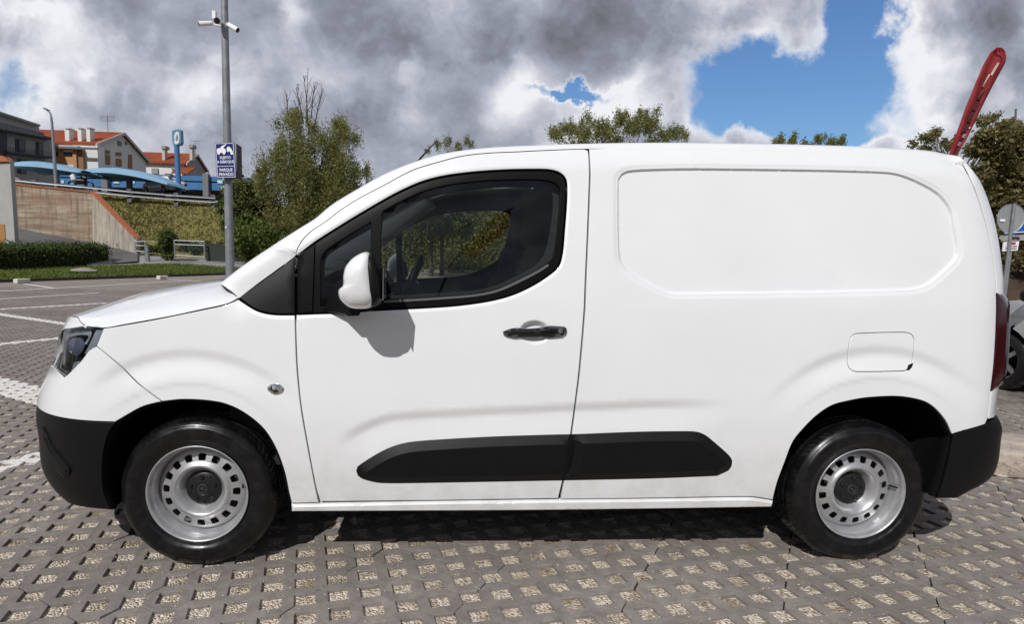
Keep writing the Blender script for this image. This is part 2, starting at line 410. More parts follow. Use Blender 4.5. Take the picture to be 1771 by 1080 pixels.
RECpx = [(1059.7, 323), (1060.5, 306.7), (1066.7, 295.6), (1080.6, 287), (1105.6, 284), (1194, 282), (1400, 284.5), (1483, 286.7), (1539, 289.4), (1566.7, 295.6), (1600, 309.4), (1628, 326), (1644.4, 342.8), (1655.6, 362), (1661, 390), (1667, 420.6), (1668, 440), (1661, 456.7), (1639, 479), (1614, 499.7), (1594.4, 508), (1566.7, 511.7), (1400, 515.8), (1166.7, 518.6), (1150, 515), (1119.4, 501), (1083.3, 479), (1066.7, 462), (1061.7, 442.8), (1059.7, 406.7)]
SCOOP = [(568, 775), (590, 754), (615, 738), (640, 726), (665, 717), (700, 712), (800, 706), (960, 698.5), (1100, 692.5), (1180, 690.5), (1280, 690)]
FEAT['E1'] = inv(dense(E1px, step=8), False)
F1 = dict(FEAT)
FEAT['E1'] = inv(dense(E1px, step=8), True)
FEAT['recess'] = inv(dense(RECpx, True, 8), True)
FEAT['scoop'] = inv(dense(SCOOP, step=12), True)
FEAT['win'] = inv(dense([(513, 443, 1)]+WINpx+[(513, 543, 1)], True, 8), True)
FEAT['tri'] = inv(dense(TRIpx, True, 8), True)
FEAT['bowl'] = tuple(inv([(925, 575)], True)[0])

van = empty('delivery_van', (0, 0, 0)); tag(van, 'white panel van with black side mouldings and steel wheels, filling the frame', 'van')

def shrink(L, g):
    """move a closed loop inwards by g"""
    if g == 0: return L
    n = len(L); area = 0.5*np.sum(L[:, 0]*np.roll(L[:, 1], -1)-np.roll(L[:, 0], -1)*L[:, 1]); sg = 1 if area > 0 else -1
    d = np.roll(L, -1, 0)-L; d /= np.maximum(np.hypot(*d.T)[:, None], 1e-9); nrm = np.stack([-d[:, 1], d[:, 0]], -1)*sg
    m = nrm+np.roll(nrm, 1, 0); m /= np.maximum(np.hypot(*m.T)[:, None], .35); 
    return L+m*g
def panel(name, loops, material, parent, h=.014, gap=.005, off=0., thick=.022, crown=0., feat=True, far=True, label=None, extra=None):
    """a body panel cut from the body surface: loops in (s,Z); first outer, the rest holes"""
    loops = [shrink(np.asarray(l, float), gap if k == 0 else -gap*0) for k, l in enumerate(loops)]
    lo = loops[0].min(0); hi = loops[0].max(0)
    gx, gz = np.meshgrid(np.arange(lo[0]+h*.5, hi[0], h), np.arange(lo[1]+h*.5, hi[1], h)); gx = gx+(np.arange(gx.shape[0]) % 2)[:, None]*h*.5
    G = np.stack([gx.ravel(), gz.ravel()], -1); keep = pip(G, loops[0])
    for l in loops[1:]: keep &= ~pip(G, l)
    G = G[keep]
    for l in loops: G = G[seg_dist(G, np.vstack([l, l[:1]]))[0] > h*.45]
    nl = len(loops); hole = loops[1:]
    if crown:
        il = shrink(loops[0], crown[1]); il = il[pip(il, loops[0]) & (seg_dist(il, np.vstack([loops[0], loops[0][:1]]))[0] > crown[1]*.8)]
        G = G[seg_dist(G, np.vstack([il, il[:1]]))[0] > h*.3]; G = np.vstack([G, il])
    for (ex, dens) in (extra or []):
        ex = ex[pip(ex, loops[0])]
        if len(loops) > 1: ex = ex[~pip(ex, loops[1])]
        ex = ex[np.min([seg_dist(ex, np.vstack([l, l[:1]]))[0] for l in loops], axis=0) > .004]
        G = G[np.array([np.min((ex[:, 0]-g[0])**2+(ex[:, 1]-g[1])**2) for g in G]) > dens**2]; G = np.vstack([G, ex])
    pts = np.vstack(loops+[G]); edges = []; b = 0
    for l in loops:
        n = len(l); edges += [(b+k, b+(k+1) % n) for k in range(n)]; b += n
    V2, _, T3, ov, _, _ = delaunay_2d_cdt([Vector(p) for p in pts], edges, [], 0, 1e-7)
    V2 = np.array([tuple(p) for p in V2]); T3 = np.array([tuple(t_) for t_ in T3 if len(t_) == 3]); cen = V2[T3].mean(1); k = pip(cen, loops[0])
    for l in loops[1:]: k &= ~pip(cen, l)
    T3 = T3[k]
    P = Pw(V2[:, 0], V2[:, 1], feat); N = Nw(V2[:, 0], V2[:, 1], feat)
    offv = np.full(len(V2), off)
    if crown:       # pillow the panel outwards from its rim
        d = seg_dist(V2, np.vstack([loops[0], loops[0][:1]]))[0]; q = np.clip(d/crown[1], 0, 1); offv = offv+crown[0]*(np.sqrt(1-(1-q)**2) if len(crown) > 2 else q)
    P = P+N*offv[:, None]
    # orient
    a = P[T3[:, 1]]-P[T3[:, 0]]; c = P[T3[:, 2]]-P[T3[:, 0]]; fl = ((np.cross(a, c)*N[T3[:, 0]]).sum(1) < 0)
    T3[fl] = T3[fl][:, ::-1]
    nv = len(P); Vs = [P]; Ns = [N]; Fs = [tuple(t_) for t_ in T3]; b = 0; base = nv
    # flange round every loop (boundary edges of the kept triangles)
    from collections import Counter
    ec = {}
    for t_ in T3:
        for i in range(3): ec[(t_[i], t_[(i+1) % 3])] = 1
    be = [(i, j) for (i, j) in ec if (j, i) not in ec]
    bi = sorted({i for e in be for i in e}); mp = {i: k for k, i in enumerate(bi)}
    B = P[bi]; Nb = N[bi]; fn_ = np.zeros((len(bi), 3))
    for (i, j) in be:
        e = P[j]-P[i]; o_ = np.cross(e, N[i]); fn_[mp[i]] += o_; fn_[mp[j]] += o_
    fn_ /= np.maximum(np.linalg.norm(fn_, axis=1, keepdims=True), 1e-9)
    r_ = min(.0025, thick*.3)
    rim1 = B+fn_*r_*.7-Nb*r_*.3; rim2 = B+fn_*r_-Nb*r_; rim3 = B+fn_*r_-Nb*thick
    Vs += [rim1, rim2, rim3]; Ns += [(fn_*.6+Nb*.8)/np.linalg.norm(fn_*.6+Nb*.8, axis=1, keepdims=True), fn_, fn_]
    nb = len(bi)
    for (i, j) in be:
        a0, a1 = mp[i], mp[j]
        Fs += [(j, i, base+a0, base+a1), (base+a1, base+a0, base+nb+a0, base+nb+a1), (base+nb+a1, base+nb+a0, base+2*nb+a0, base+2*nb+a1)]
    V = np.vstack(Vs); Nn = np.vstack(Ns)
    out = []
    for side in ((0, 1) if far else (0,)):
        if side: V = V*[1, -1, 1]+[0, 2*W, 0]; Nn = Nn*[1, -1, 1]; Fs = [f[::-1] for f in Fs]
        me = mesh(name, V, Fs); me.shade_smooth()
        if crown: me.set_sharp_from_angle(angle=rad(28 if len(crown) > 2 else 17))
        else: me.normals_split_custom_set_from_vertices([tuple(n) for n in Nn])
        o = obj(name, me, material, parent)
        if label: o['label'] = label
        out.append(o)
    return out
def L(pts, closed=True, step=5., feat=True): return inv(dense(pts, closed, step), feat)

def rs(Lp, st, closed=True):
    Q = np.vstack([Lp, Lp[:1]]) if closed else Lp
    ln = np.r_[0, np.cumsum(np.hypot(*(Q[1:]-Q[:-1]).T))]; n = max(3, int(ln[-1]/st)); t_ = np.linspace(0, ln[-1], n+1)[:(-1 if closed else None)]
    return np.stack([np.interp(t_, ln, Q[:, 0]), np.interp(t_, ln, Q[:, 1])], -1)
rec = rs(FEAT['recess'], .011)
def ringpts(R_, Lf, g):
    q = shrink(R_, g); d = seg_dist(q, np.vstack([Lf, Lf[:1]]))[0]; return q[np.abs(d-abs(g)) < .0012]
recx = np.vstack([ringpts(rec, FEAT['recess'], g) for g in (-.004, .0, .006, .012, .0175, .0202, .0225, .0248, .027, .029, .0302, .035)])
bx, bz = FEAT['bowl']; bowlx = np.vstack([[(bx+.068*q*math.cos(a), bz+.05*q*math.sin(a)) for a in np.linspace(0, 2*math.pi, 40, endpoint=False)] for q in (.2, .45, .55, .65, .75, .85, .95, 1.03)])
wr = rs(FEAT['win'], .012); winx = np.vstack([ringpts(wr, FEAT['win'], -g) for g in (.005, .010, .0145, .019, .023, .03)])
tr_ = rs(FEAT['tri'], .012); trix = np.vstack([ringpts(tr_, FEAT['tri'], -g) for g in (.005, .010, .0145, .019, .023, .03)])
sco = rs(FEAT['scoop'], .02, False)
scox = np.vstack([sco+[0, -g] for g in (0, .008, .016, .024, .032, .05)])
# ---- outlines in (s,Z)
SC_F, SC_R = S0-LA, R0+LB
bseam = [(412, 517, 1), (390.5, 527), (343, 537.5), (264, 553.5), (210, 563), (179, 568)]
fend = [(412.5, 517, 1), (430, 529), (444, 537), (460, 542), (480, 544.5), (511, 544.5, 1), (511, 560), (512, 600), (514, 640), (520, 700), (530, 760), (545, 840), (552, 871, 1)]+ARCHF+[(240, 665), (211, 636), (166, 599, 1), (179, 568, 1), (210, 563), (264, 553.5), (343, 537.5), (390.5, 527)]
panel('front_fender', [L(fend)], M_WHITE, van, extra=[(trix, .005)])
door_loop = DOORtop+DOORrear+DOORbot+DOORfront+[(541, 543, 1), (593, 541), (640, 537.5), (687, 535), (744, 532), (795.5, 528), (847, 520.5), (886, 510), (921, 494), (949.5, 475.5), (966, 460), (972.5, 436), (976, 397), (979, 358), (980, 327), (978, 310), (968.5, 299.5), (951, 294), (920, 293), (873, 294), (821, 297.5), (770, 304), (731, 314), (692, 331), (659, 349), (610, 378), (565, 406), (545, 419, 1)]
doors = panel('front_door', [L(door_loop)], M_WHITE, van, extra=[(bowlx, .005), (scox, .005), (winx, .005)])
FLAP = [(1481.5, 576), (1564.4, 573.6), (1577.8, 577.8), (1583, 588), (1580, 619), (1577.8, 631), (1570.4, 641.5), (1558.5, 643.9), (1481.5, 645), (1469.6, 640), (1464.3, 628), (1468, 589.6), (1472.6, 580.7)]
ARCHR = [(1646, 752, 1), (1635.6, 729), (1618, 708), (1600, 696), (1573, 689), (1544, 686.5), (1499, 689), (1470, 694), (1440, 702), (1415, 718), (1392, 740), (1372, 765), (1358, 800), (1345, 835), (1337, 866, 1)]
sidep = [(1018.2, 256.5, 1), (1060, 255), (1100, 254.8), (1200, 254.8), (1300, 256.8), (1400, 259.8), (1500, 264.8), (1580, 269.3), (1620, 272.8), (1661, 280.5, 1), (1675, 304), (1689, 337), (1705.5, 390), (1716.7, 445.6), (1722, 490), (1723.5, 530), (1722, 580), (1718.5, 634), (1713, 680), (1708, 726, 1), (1704, 735)]+ARCHR+[(1296, 860.5), (1130, 863), (969, 865, 1), (976.8, 823.6), (983, 792), (988.4, 752.5), (996.9, 690), (1002.9, 640), (1011.4, 540), (1013.4, 490), (1017.5, 395.5), (1020.2, 323), (1020.7, 295)]
flapL = L(FLAP)
side = panel('side_panel', [L(sidep), flapL], M_WHITE, van, extra=[(recx, .004), (scox, .005)])
panel('fuel_flap', [flapL], M_WHITE, side[0], far=False, gap=.0075)
panel('flap_catch', [L([(1568, 641, 1), (1571, 632), (1579.5, 628.5, 1), (1577, 635), (1572.5, 640.5)])], M_BLACKS, side[0], far=False, gap=0, off=.0008, thick=.004, h=.01)
SEAMB = [(200, 731, 1), (222, 717.6), (248, 704), (280, 695.5, 1), (240, 665), (211, 636), (166, 599, 1)]
lampL = [(154, 606), (141, 623), (122.6, 642.5), (111, 653), (104.5, 656.5, 1)]
a1 = L(SEAMB+lampL[:-1], False); zl = L([(104.5, 656)], False)[0]; zt = L([(108, 571)], False)[0]
s_l = -.93     # inner edge of the lamp, wraps well round the nose
lamp_in = np.array([(s_l+.03, zl[1]+.0), (s_l, zl[1]+.06), (s_l+.01, .5*(zl[1]+zt[1])), (s_l+.05, zt[1])])
top1 = L([(128, 568.5), (149, 565)], False, 10); bon = L([(149, 565, 1), (138, 557), (134, 549)], False, 6)
zc_top = .955
def arc(a, b, n): return np.stack([np.linspace(a[0], b[0], n), a[1]+(b[1]-a[1])*sm(np.linspace(0, 1, n), 0, 1)], -1)
bon_edge = np.vstack([bon, arc(bon[-1], (SC_F, zc_top), 16)[1:]])
zb = L([(200, 731)], False)[0]; bot_edge = np.stack([np.linspace(SC_F, zb[0], 40), .617+(zb[1]-.617)*sm(np.linspace(0, 1, 40), .3, 1)], -1)
fasc = np.vstack([a1, lamp_in, zt[None], top1, bon_edge, bot_edge[:-1]])
panel('front_bumper', [fasc], M_WHITE, van, h=.018)
blow_side = L([(200, 732, 1), (188, 750), (179, 780), (176, 810), (178, 850), (186, 870), (192, 884, 1)], False)
zbb = blow_side[-1]; b2 = np.stack([np.linspace(zbb[0]-.03, SC_F, 40), zbb[1]+(.215-zbb[1])*sm(np.linspace(0, 1, 40), 0, .5)], -1)
panel('lower_bumper', [np.vstack([blow_side, b2, bot_edge[:-1]])], M_BLACK, van, h=.02, off=-.003)
# air-duct hollow on the lower bumper corner
panel('bumper_vent', [L([(74, 740, 1), (80, 752), (90, 775), (104, 792), (120, 812), (121, 818), (112, 825), (98, 812), (88, 790), (80, 765)])], M_BLACKS, van, h=.012, off=.004, thick=.008, crown=(.006, .012), gap=0)
# headlight
def glass_fn(tr, ior=1.7, rough=0.):
    def f(t_, b, tc):
        t_.n.remove(b); fr = t_.new('ShaderNodeFresnel', ins={'IOR': ior}).outputs[0]
        a = t_.new('ShaderNodeBsdfTransparent', ins={0: (*tr, 1)}); g = t_.new('ShaderNodeBsdfGlossy', ins={'Roughness': rough})
        m = t_.new('ShaderNodeMixShader', ins={0: fr, 1: a.outputs[0], 2: g.outputs[0]})
        t_.l.new(m.outputs[0], t_.n['Material Output'].inputs[0])
    return f
M_GLASS = mat('tinted_glass', fn=glass_fn((.78, .83, .79), 1.5))
M_LENS = mat('clear_lens', fn=glass_fn((.86, .88, .90), 1.6))
M_RED = mat('red_lens', (.030, .0015, .004), .10, coat=.6)
M_SILV = mat('reflector_silver', (.78, .81, .90), .30, metal=.8)
lampo = np.vstack([L([(166, 599, 1)]+lampL[:-1], False), lamp_in, zt[None], L([(128, 568), (149, 565), (167, 563), (174, 565), (178.5, 569, 1), (172, 588)], False)])
HL = panel('headlight', [lampo], M_GLOSSB, van, h=.02, off=-.030, thick=.03, gap=.002)
for o, sgn in ((HL[0], 0), (HL[1], 1)):
    pass
lamp_lens = panel('lens', [lampo], M_LENS, HL[0], h=.02, off=-.001, thick=.004, gap=.004)
lamp_lens[1].parent = HL[1]
for pts, mm, nm, of in (([(160, 571, 1), (173, 569, 1), (158, 598), (146, 613, 1), (139, 612, 1), (147, 597), (155, 580)], M_SILV, 'reflector', -.018),
                        ([(108, 577, 1), (150, 573, 1), (152, 577), (143, 596), (139.5, 596, 1), (146.5, 580), (112, 582), (106, 600), (103.5, 630), (101.5, 630, 1), (102.5, 600)], M_SILV, 'light_guide', -.014),
                        ([(116, 588), (132, 584), (139, 592), (138, 604), (128, 615), (117, 612), (112, 600)], mat('projector_glass', (.10, .11, .16), .05, coat=1.), 'projector', -.012),
                        ([(122, 628, 1), (131, 626, 1), (124, 638), (117, 645, 1)], M_SILV, 'indicator_reflector', -.012)):
    q = panel(nm, [L(pts, True, 4)], mm, HL[0], h=.012, off=of, thick=.004, gap=0, crown=(.008, .014, 1) if nm == 'projector' else 0)
    q[1].parent = HL[1]
gz = np.linspace(0, 1, 14)
gr_ = np.vstack([np.stack([s_l-.06+(SC_F-s_l+.06)*gz, .90+.035*gz], -1), np.stack([SC_F+(s_l-.10-SC_F)*gz, .80+.0*gz], -1)])
panel('grille', [gr_], M_GLOSSB, van, h=.03, off=.003, thick=.006, gap=0)
gl_ = np.vstack([np.stack([s_l-.02+(SC_F-s_l+.02)*gz, .52+.03*gz], -1), np.stack([SC_F+(s_l+.02-SC_F)*gz, .36+.0*gz], -1)])
panel('lower_grille', [gl_], M_DARK, van, h=.03, off=.002, thick=.006, gap=0)
# front side indicator
ind = panel('side_indicator', [L([(462.5, 672), (468, 666.5), (476, 664.6), (484, 666), (490, 671), (491, 676.5), (487, 681), (478, 683.5), (470, 681), (465, 677)], True, 2)], M_CHROME, van, h=.005, off=.001, thick=.004, gap=0, crown=(.005, .007, 1))
for i_ in ind:
    pass
panel('lens', [L([(471, 668, 1), (477, 667, 1), (477.5, 675, 1), (471.5, 675, 1)], True, 3)], M_SILV, ind[0], far=False, h=.01, off=.005, thick=.004, gap=0, crown=(.003, .002))
# black triangle, door trim, window frame and glass
panel('quarter_trim', [L(TRIpx)], M_BLACK, van, h=.03, off=.001, gap=.004)
panel('door_trim', [L(TRI2px)], M_BLACK, doors[0], h=.03, off=.001, far=False, gap=.004)
panel('door_trim', [L(TRI2px)], M_BLACK, doors[1], h=.03, off=.001, far=True, gap=.004)[0].parent = doors[0]
GF = L([(553, 532, 1), (553, 455), (556.5, 440), (566, 429), (600, 407), (642, 382, 1), (643, 533, 1)])
GM = L([(661, 364, 1), (692, 347), (731, 329.5), (770, 319), (821, 312), (873, 309), (925, 308.5), (951, 311), (965, 317.6), (970.5, 329), (969, 363), (965, 404), (960, 435.5), (953.6, 448.5), (930, 466.6), (894, 485), (860, 500), (821, 508), (770, 512.5), (718, 516), (664, 519, 1), (656, 445)])
panel('window_seal', [L(WINpx), GF, GM], M_RUBBER, van, h=.02, off=-.006, gap=.001, thick=.02)
panel('quarter_glass', [GF], M_GLASS, van, h=.04, off=-.014, gap=-.004, thick=.003)
panel('door_glass', [GM], M_GLASS, van, h=.04, off=-.014, gap=-.004, thick=.003)
panel('belt_strip', [L([(664, 520.5, 1), (718, 517.8), (770, 514.3), (821, 509.8), (860, 501.8), (894, 487), (930, 468.6), (948, 457, 1), (949.5, 459.5, 1), (931, 471.6), (894.5, 490.5), (860, 505), (821, 513), (770, 517.3), (718, 520.8), (664, 523.5, 1)], True, 4)], mat('grey_trim', (.16, .16, .165), .3, metal=.5), van, h=.03, off=-.003, gap=0, thick=.004)
# mouldings
MF = [(616.5, 814.7), (618.7, 808), (639, 794), (661.6, 781), (686.5, 770.7), (713.6, 765), (763, 761), (853.6, 756), (960, 752.6), (985.5, 752.2, 1), (993, 766, 1), (992, 785), (986, 812), (976, 824, 1), (976, 831.4, 1), (960, 831.7), (718, 836), (657, 835.7), (628, 829), (619, 822.6)]
MR = [(986, 752.3, 1), (1106, 747.7), (1186.6, 746.8), (1205.6, 748), (1220, 753.7), (1239, 769), (1260, 788), (1266, 797.5), (1265, 807), (1260, 814), (1240, 823.6, 1), (1129.7, 828), (976.5, 831.4, 1), (976.5, 824, 1), (986.5, 812), (992.5, 785), (993.5, 766, 1)]
for n_, q in (('side_moulding', MF), ('side_moulding', MR)):
    panel(n_, [L(q)], M_BLACK, van, h=.02, off=.001, thick=.006, gap=.0004, crown=(.017, .034))
panel('sill', [L([(504, 874, 1), (552, 873), (760, 869), (966, 866.5), (1130, 864.8), (1296, 862.4), (1337, 868, 1), (1335, 878, 1), (1150, 881), (900, 884), (505, 886, 1)])], M_WHITE, van, h=.01, off=-.002, crown=(.007, .006, 1), gap=.002)
# tail
TG = np.vstack([L([(1662.5, 281, 1), (1677, 304), (1691, 337), (1707, 390), (1718.2, 445.6), (1723.5, 490), (1725, 530), (1723.5, 580), (1720, 634), (1714.5, 680), (1709.5, 726, 1)], False)])
ztop = TG[0][1]; zbt = TG[-1][1]
sq = np.linspace(SC_R, TG[0][0], 40); A2z = at(1648, 269, .25)[2]; tg_top = np.stack([sq, ztop+(A2z-.004-ztop)*sm(sq, TG[0][0], TG[0][0]+.22)], -1)
tg = np.vstack([TG, np.stack([np.linspace(TG[-1][0]+.02, SC_R, 30), np.full(30, zbt)], -1), tg_top[:-1]])
tail = panel('tailgate', [tg], M_WHITE, van, h=.02)
lz1, lz2 = L([(1724, 507)], False)[0], L([(1714, 678)], False)[0]
TL = np.vstack([L([(1724, 507, 1), (1724.5, 530), (1723, 580), (1719.5, 634), (1714.5, 677, 1)], False), np.array([(R0+.50, lz2[1]-.01), (R0+.50, lz1[1])])])
panel('tail_light', [TL], M_RED, van, h=.02, off=.002, crown=(.014, .05), thick=.01, gap=.003)
RB0 = L([(1647, 753, 1), (1680, 743), (1703, 737), (1708, 729, 1)], False); RB1 = L([(1619, 861, 1), (1630, 830), (1640, 790)], False)
zr = RB0[-1][1]
rb = np.vstack([RB0, np.stack([np.linspace(RB0[-1][0]+.02, SC_R, 30), np.full(30, zr-.003)], -1), np.stack([np.linspace(SC_R, RB1[0][0]+.03, 30), RB1[0][1]+(.30-RB1[0][1])*(1-sm(np.linspace(0, 1, 30), .4, 1))], -1), RB1])
panel('rear_bumper', [rb], M_BLACK, van, h=.02, off=.006, gap=.002)

# ---- strips: bezier cross sections between two space curves
def strip(name, A, TA, Bp, TB, nv, material, parent, mirror='two', ka=.4, kb=.4, end=None, start=None, smooth_n=True, label=None):
    A, TA, Bp, TB = [np.asarray(q, float) for q in (A, TA, Bp, TB)]
    TA = TA/np.linalg.norm(TA, axis=1, keepdims=True); TB = TB/np.linalg.norm(TB, axis=1, keepdims=True)
    D = np.linalg.norm(Bp-A, axis=1, keepdims=True); v = np.linspace(0, 1, nv)[None, :, None]
    p0, p1, p2, p3 = A[:, None], (A+TA*D*ka)[:, None], (Bp-TB*D*kb)[:, None], Bp[:, None]
    G = (1-v)**3*p0+3*(1-v)**2*v*p1+3*(1-v)*v*v*p2+v**3*p3
    for row, tgt, k in ((0, start, 1), (-1, end, 1)):
        if tgt is not None:
            ln = np.r_[0, np.cumsum(np.linalg.norm(tgt[1:]-tgt[:-1], axis=1))]; ln /= ln[-1]
            lg = np.r_[0, np.cumsum(np.linalg.norm(G[row][1:]-G[row][:-1], axis=1))]; lg /= lg[-1]
            Tt = np.stack([np.interp(lg, ln, tgt[:, c]) for c in range(3)], -1); d = Tt-G[row]
            n = G.shape[0]; t_ = np.linspace(0, 1, n); w = (1-t_)**3 if row == 0 else t_**3
            G = G+w[:, None, None]*d[None]
    nu = G.shape[0]; V = G.reshape(-1, 3)
    Fc = [(i*nv+j, (i+1)*nv+j, (i+1)*nv+j+1, i*nv+j+1) for i in range(nu-1) for j in range(nv-1)]
    gu = np.gradient(G, axis=0); gv = np.gradient(G, axis=1); N = np.cross(gu, gv); N /= np.maximum(np.linalg.norm(N, axis=2, keepdims=True), 1e-12)
    if N[nu//2, nv//2].dot([0, -.3, 1]) < 0: N = -N; Fc = [f[::-1] for f in Fc]
    N = N.reshape(-1, 3); Vm = V*[1, -1, 1]+[0, 2*W, 0]; Nm = N*[1, -1, 1]; Fm = [f[::-1] for f in Fc]; res = []
    sets = [(V, N, Fc), (Vm, Nm, Fm)] if mirror == 'two' else [(np.vstack([V, Vm]), np.vstack([N, Nm]), Fc+[tuple(i+len(V) for i in f) for f in Fm])]
    for (a, b, c) in sets:
        me = mesh(name, a, c); me.shade_smooth(); me.normals_split_custom_set_from_vertices([tuple(n) for n in b]); res.append(obj(name, me, material, parent))
    return res, G
n_p = 150
def resamp(px, n):
    px = np.array([p[:2] for p in px], float); k = np.linspace(0, len(px)-1, n)
    # smooth interpolation by index
    d = []
    for q in k:
        i = min(int(q), len(px)-2); t_ = q-i; p0 = px[max(i-1, 0)]; p1 = px[i]; p2 = px[i+1]; p3 = px[min(i+2, len(px)-1)]
        d.append(.5*((2*p1)+(-p0+p2)*t_+(2*p0-5*p1+4*p2-p3)*t_*t_+(-p0+3*p1-3*p2+p3)*t_**3))
    return np.array(d)
e1 = inv(resamp(E1px, n_p)); A1 = Pw(e1[:, 0], e1[:, 1]); NA = Nw(e1[:, 0], e1[:, 1])
e2px = resamp(E2px, n_p); dY = np.interp(np.arange(n_p)/(n_p-1)*27, [0, 3, 12, 19, 27], [.05, .05, .05, .075, .075])
A2 = np.array([at(p[0], p[1], a[1]+d) for p, a, d in zip(e2px, A1, dY)])
cd1 = np.gradient(A1, axis=0); TA = np.cross(cd1, NA); TA *= np.where((TA*(A2-A1)).sum(1) < 0, -1, 1)[:, None]
RD = A2-CAM
strip('roof_rail', A1-NA*.0005, TA, A2, RD, 14, M_WHITE, van, ka=.45, kb=.45)
idx = np.arange(n_p)/(n_p-1)*27
kw = idx <= 13.6; kr = idx >= 13.4
cx_off = np.interp(idx, [0, 5, 13.5, 19], [-.12, -.09, -.04, 0]); cz_off = np.interp(idx, [0, 5, 13.5, 19, 27], [-.03, .0, .025, .045, .035])
C2 = A2.copy(); C2[:, 0] += cx_off; C2[:, 1] = W; C2[:, 2] += cz_off
TC = np.tile([0, 1., 0], (n_p, 1))
M_WSG = mat('windscreen_glass', fn=glass_fn((.78, .83, .80), 1.5))
ws, GW = strip('windscreen', A2[kw], RD[kw], C2[kw], TC[kw], 30, M_WSG, van, mirror='one')
tg3 = Pw(tg_top[::-1][:, 0], tg_top[::-1][:, 1]); tg3[0] = A2[-1]
roof, GR = strip('roof', A2[kr], RD[kr], C2[kr], TC[kr], 40, M_WHITE, van, mirror='one', end=tg3)
# closing piece between the tailgate seam and the roof end is the rail's own end row
# bonnet
bE = inv(resamp([(149, 565), (179, 568), (210, 563), (264, 553.5), (304, 546), (343, 537.5), (390.5, 527), (411, 517)], 60)); B1 = Pw(bE[:, 0], bE[:, 1])
cpx = resamp([(140, 540.5), (180, 523.5), (230, 508.5), (262, 501), (290, 495.5), (318, 491.5), (345, 488.5), (372, 487)], 60)
B2 = np.array([at(p[0], p[1], .78) for p in cpx]); B2[:, 1] = W; B2[:, 2] += .003
bon3 = Pw(bon_edge[:, 0], bon_edge[:, 1])
TBn = np.tile([0, .62, .55], (60, 1))+np.array([-.25, 0, 0])*np.linspace(1, 0, 60)[:, None]
bonnet, GB = strip('bonnet', B1+[0, .004, .003], TBn, B2, np.tile([0, 1., 0.], (60, 1)), 44, M_WHITE, van, mirror='one', ka=.16, kb=.45, start=bon3+[0.004, 0, .002])
# cowl between bonnet and windscreen
r0_, r1_ = GB[-1], GW[0]
q = np.linspace(0, 1, 30); A_ = np.array([r0_[int(k*(len(r0_)-1))] for k in q]); B_ = np.array([r1_[int(k*(len(r1_)-1))] for k in q])
strip('cowl', A_-[0, 0, .004], B_-A_+[0, 0, .02], B_, B_-A_-[0, 0, .03], 8, M_BLACK, van, mirror='one')
# ------------------------------------------------------------ wheels
def tyre_fn(t_, b, tc):
    n = t_.noise(tc, 14., 5, .65); d = t_.noise(tc, 60., 4, .7)
    c = t_.mix(t_.maprange(n, .45, .75, 0., .5), (.0045, .0045, .005), (.020, .0195, .019)); c = t_.mix(t_.maprange(d, .66, .74, 0., .5), c, (.04, .038, .035))
    t_.l.new(c, b.inputs['Base Color']); t_.l.new(t_.maprange(n, .35, .7, .20, .46), b.inputs['Roughness'])
    s_ = t_.new('ShaderNodeSeparateXYZ', ins={0: tc}); an = t_.math('ARCTAN2', s_.outputs[0], s_.outputs[2])
    r = t_.math('SQRT', t_.math('ADD', t_.math('MULTIPLY', s_.outputs[0], s_.outputs[0]), t_.math('MULTIPLY', s_.outputs[2], s_.outputs[2])))
    w = t_.math('PINGPONG', t_.math('ADD', t_.math('MULTIPLY', an, 11.5), t_.math('MULTIPLY', s_.outputs[1], 26.)), .5)
    sipe = t_.maprange(w, .0, .09, 0., 1.); tr = t_.math('GREATER_THAN', r, .3005)
    lab = t_.math('MULTIPLY', t_.math('GREATER_THAN', t_.math('PINGPONG', t_.math('MULTIPLY', an, 1.91), .5), .28), t_.math('COMPARE', r, .262, .010))
    lab = t_.math('MULTIPLY', lab, t_.math('GREATER_THAN', t_.noise(t_.vm('MULTIPLY', tc, (1, 0, 1)), 120., 1, .5), .52))
    h = t_.math('ADD', t_.math('MULTIPLY', t_.math('SUBTRACT', sipe, 1.), t_.math('MULTIPLY', tr, .006)), t_.math('MULTIPLY', lab, .0016))
    h = t_.math('ADD', h, t_.math('MULTIPLY', t_.math('SINE', t_.math('MULTIPLY', r, 900.)), t_.math('MULTIPLY', t_.math('COMPARE', r, .285, .006), .0002)))
    t_.l.new(t_.new('ShaderNodeBump', ins={'Height': h, 'Distance': 1., 'Strength': 1.}).outputs[0], b.inputs['Normal'])
M_TYRE = mat('tyre_rubber', (.012, .012, .012), .32, fn=tyre_fn)
def steel_fn(t_, b, tc):
    n = t_.noise(tc, 16., 5, .65); d = t_.noise(tc, 75., 5, .75)
    c = t_.mix(t_.maprange(n, .4, .7), (.52, .52, .53), (.40, .40, .41)); c = t_.mix(t_.maprange(d, .60, .70, 0., .75), c, (.16, .15, .14))
    t_.l.new(c, b.inputs['Base Color']); t_.l.new(t_.maprange(d, .3, .7, .28, .5), b.inputs['Roughness'])
M_STEEL = mat('silver_steel', (.5, .5, .5), .34, metal=.6, coat=.3, fn=steel_fn)
tp = [(.194, .030), (.196, .021), (.203, .013), (.2115, .010), (.222, .007), (.2225, .0062), (.236, .0015), (.250, .0), (.266, -.0005), (.280, .003), (.2815, .0048), (.292, .010), (.301, .021), (.3085, .036), (.3110, .040)]
for g in (.062, .096, .130):
    tp += [(.3125, g-.012), (.3125, g-.003), (.305, g-.001), (.305, g+.006), (.3125, g+.008)]
tp += [(.3125, .150), (.311, .158), (.303, .172), (.290, .187), (.262, .197), (.225, .192), (.204, .180)]
TV, TF = lathe(tp, 96)
def flat_bottom(V): return [(x, y, max(z, -.3035)) for (x, y, z) in V]
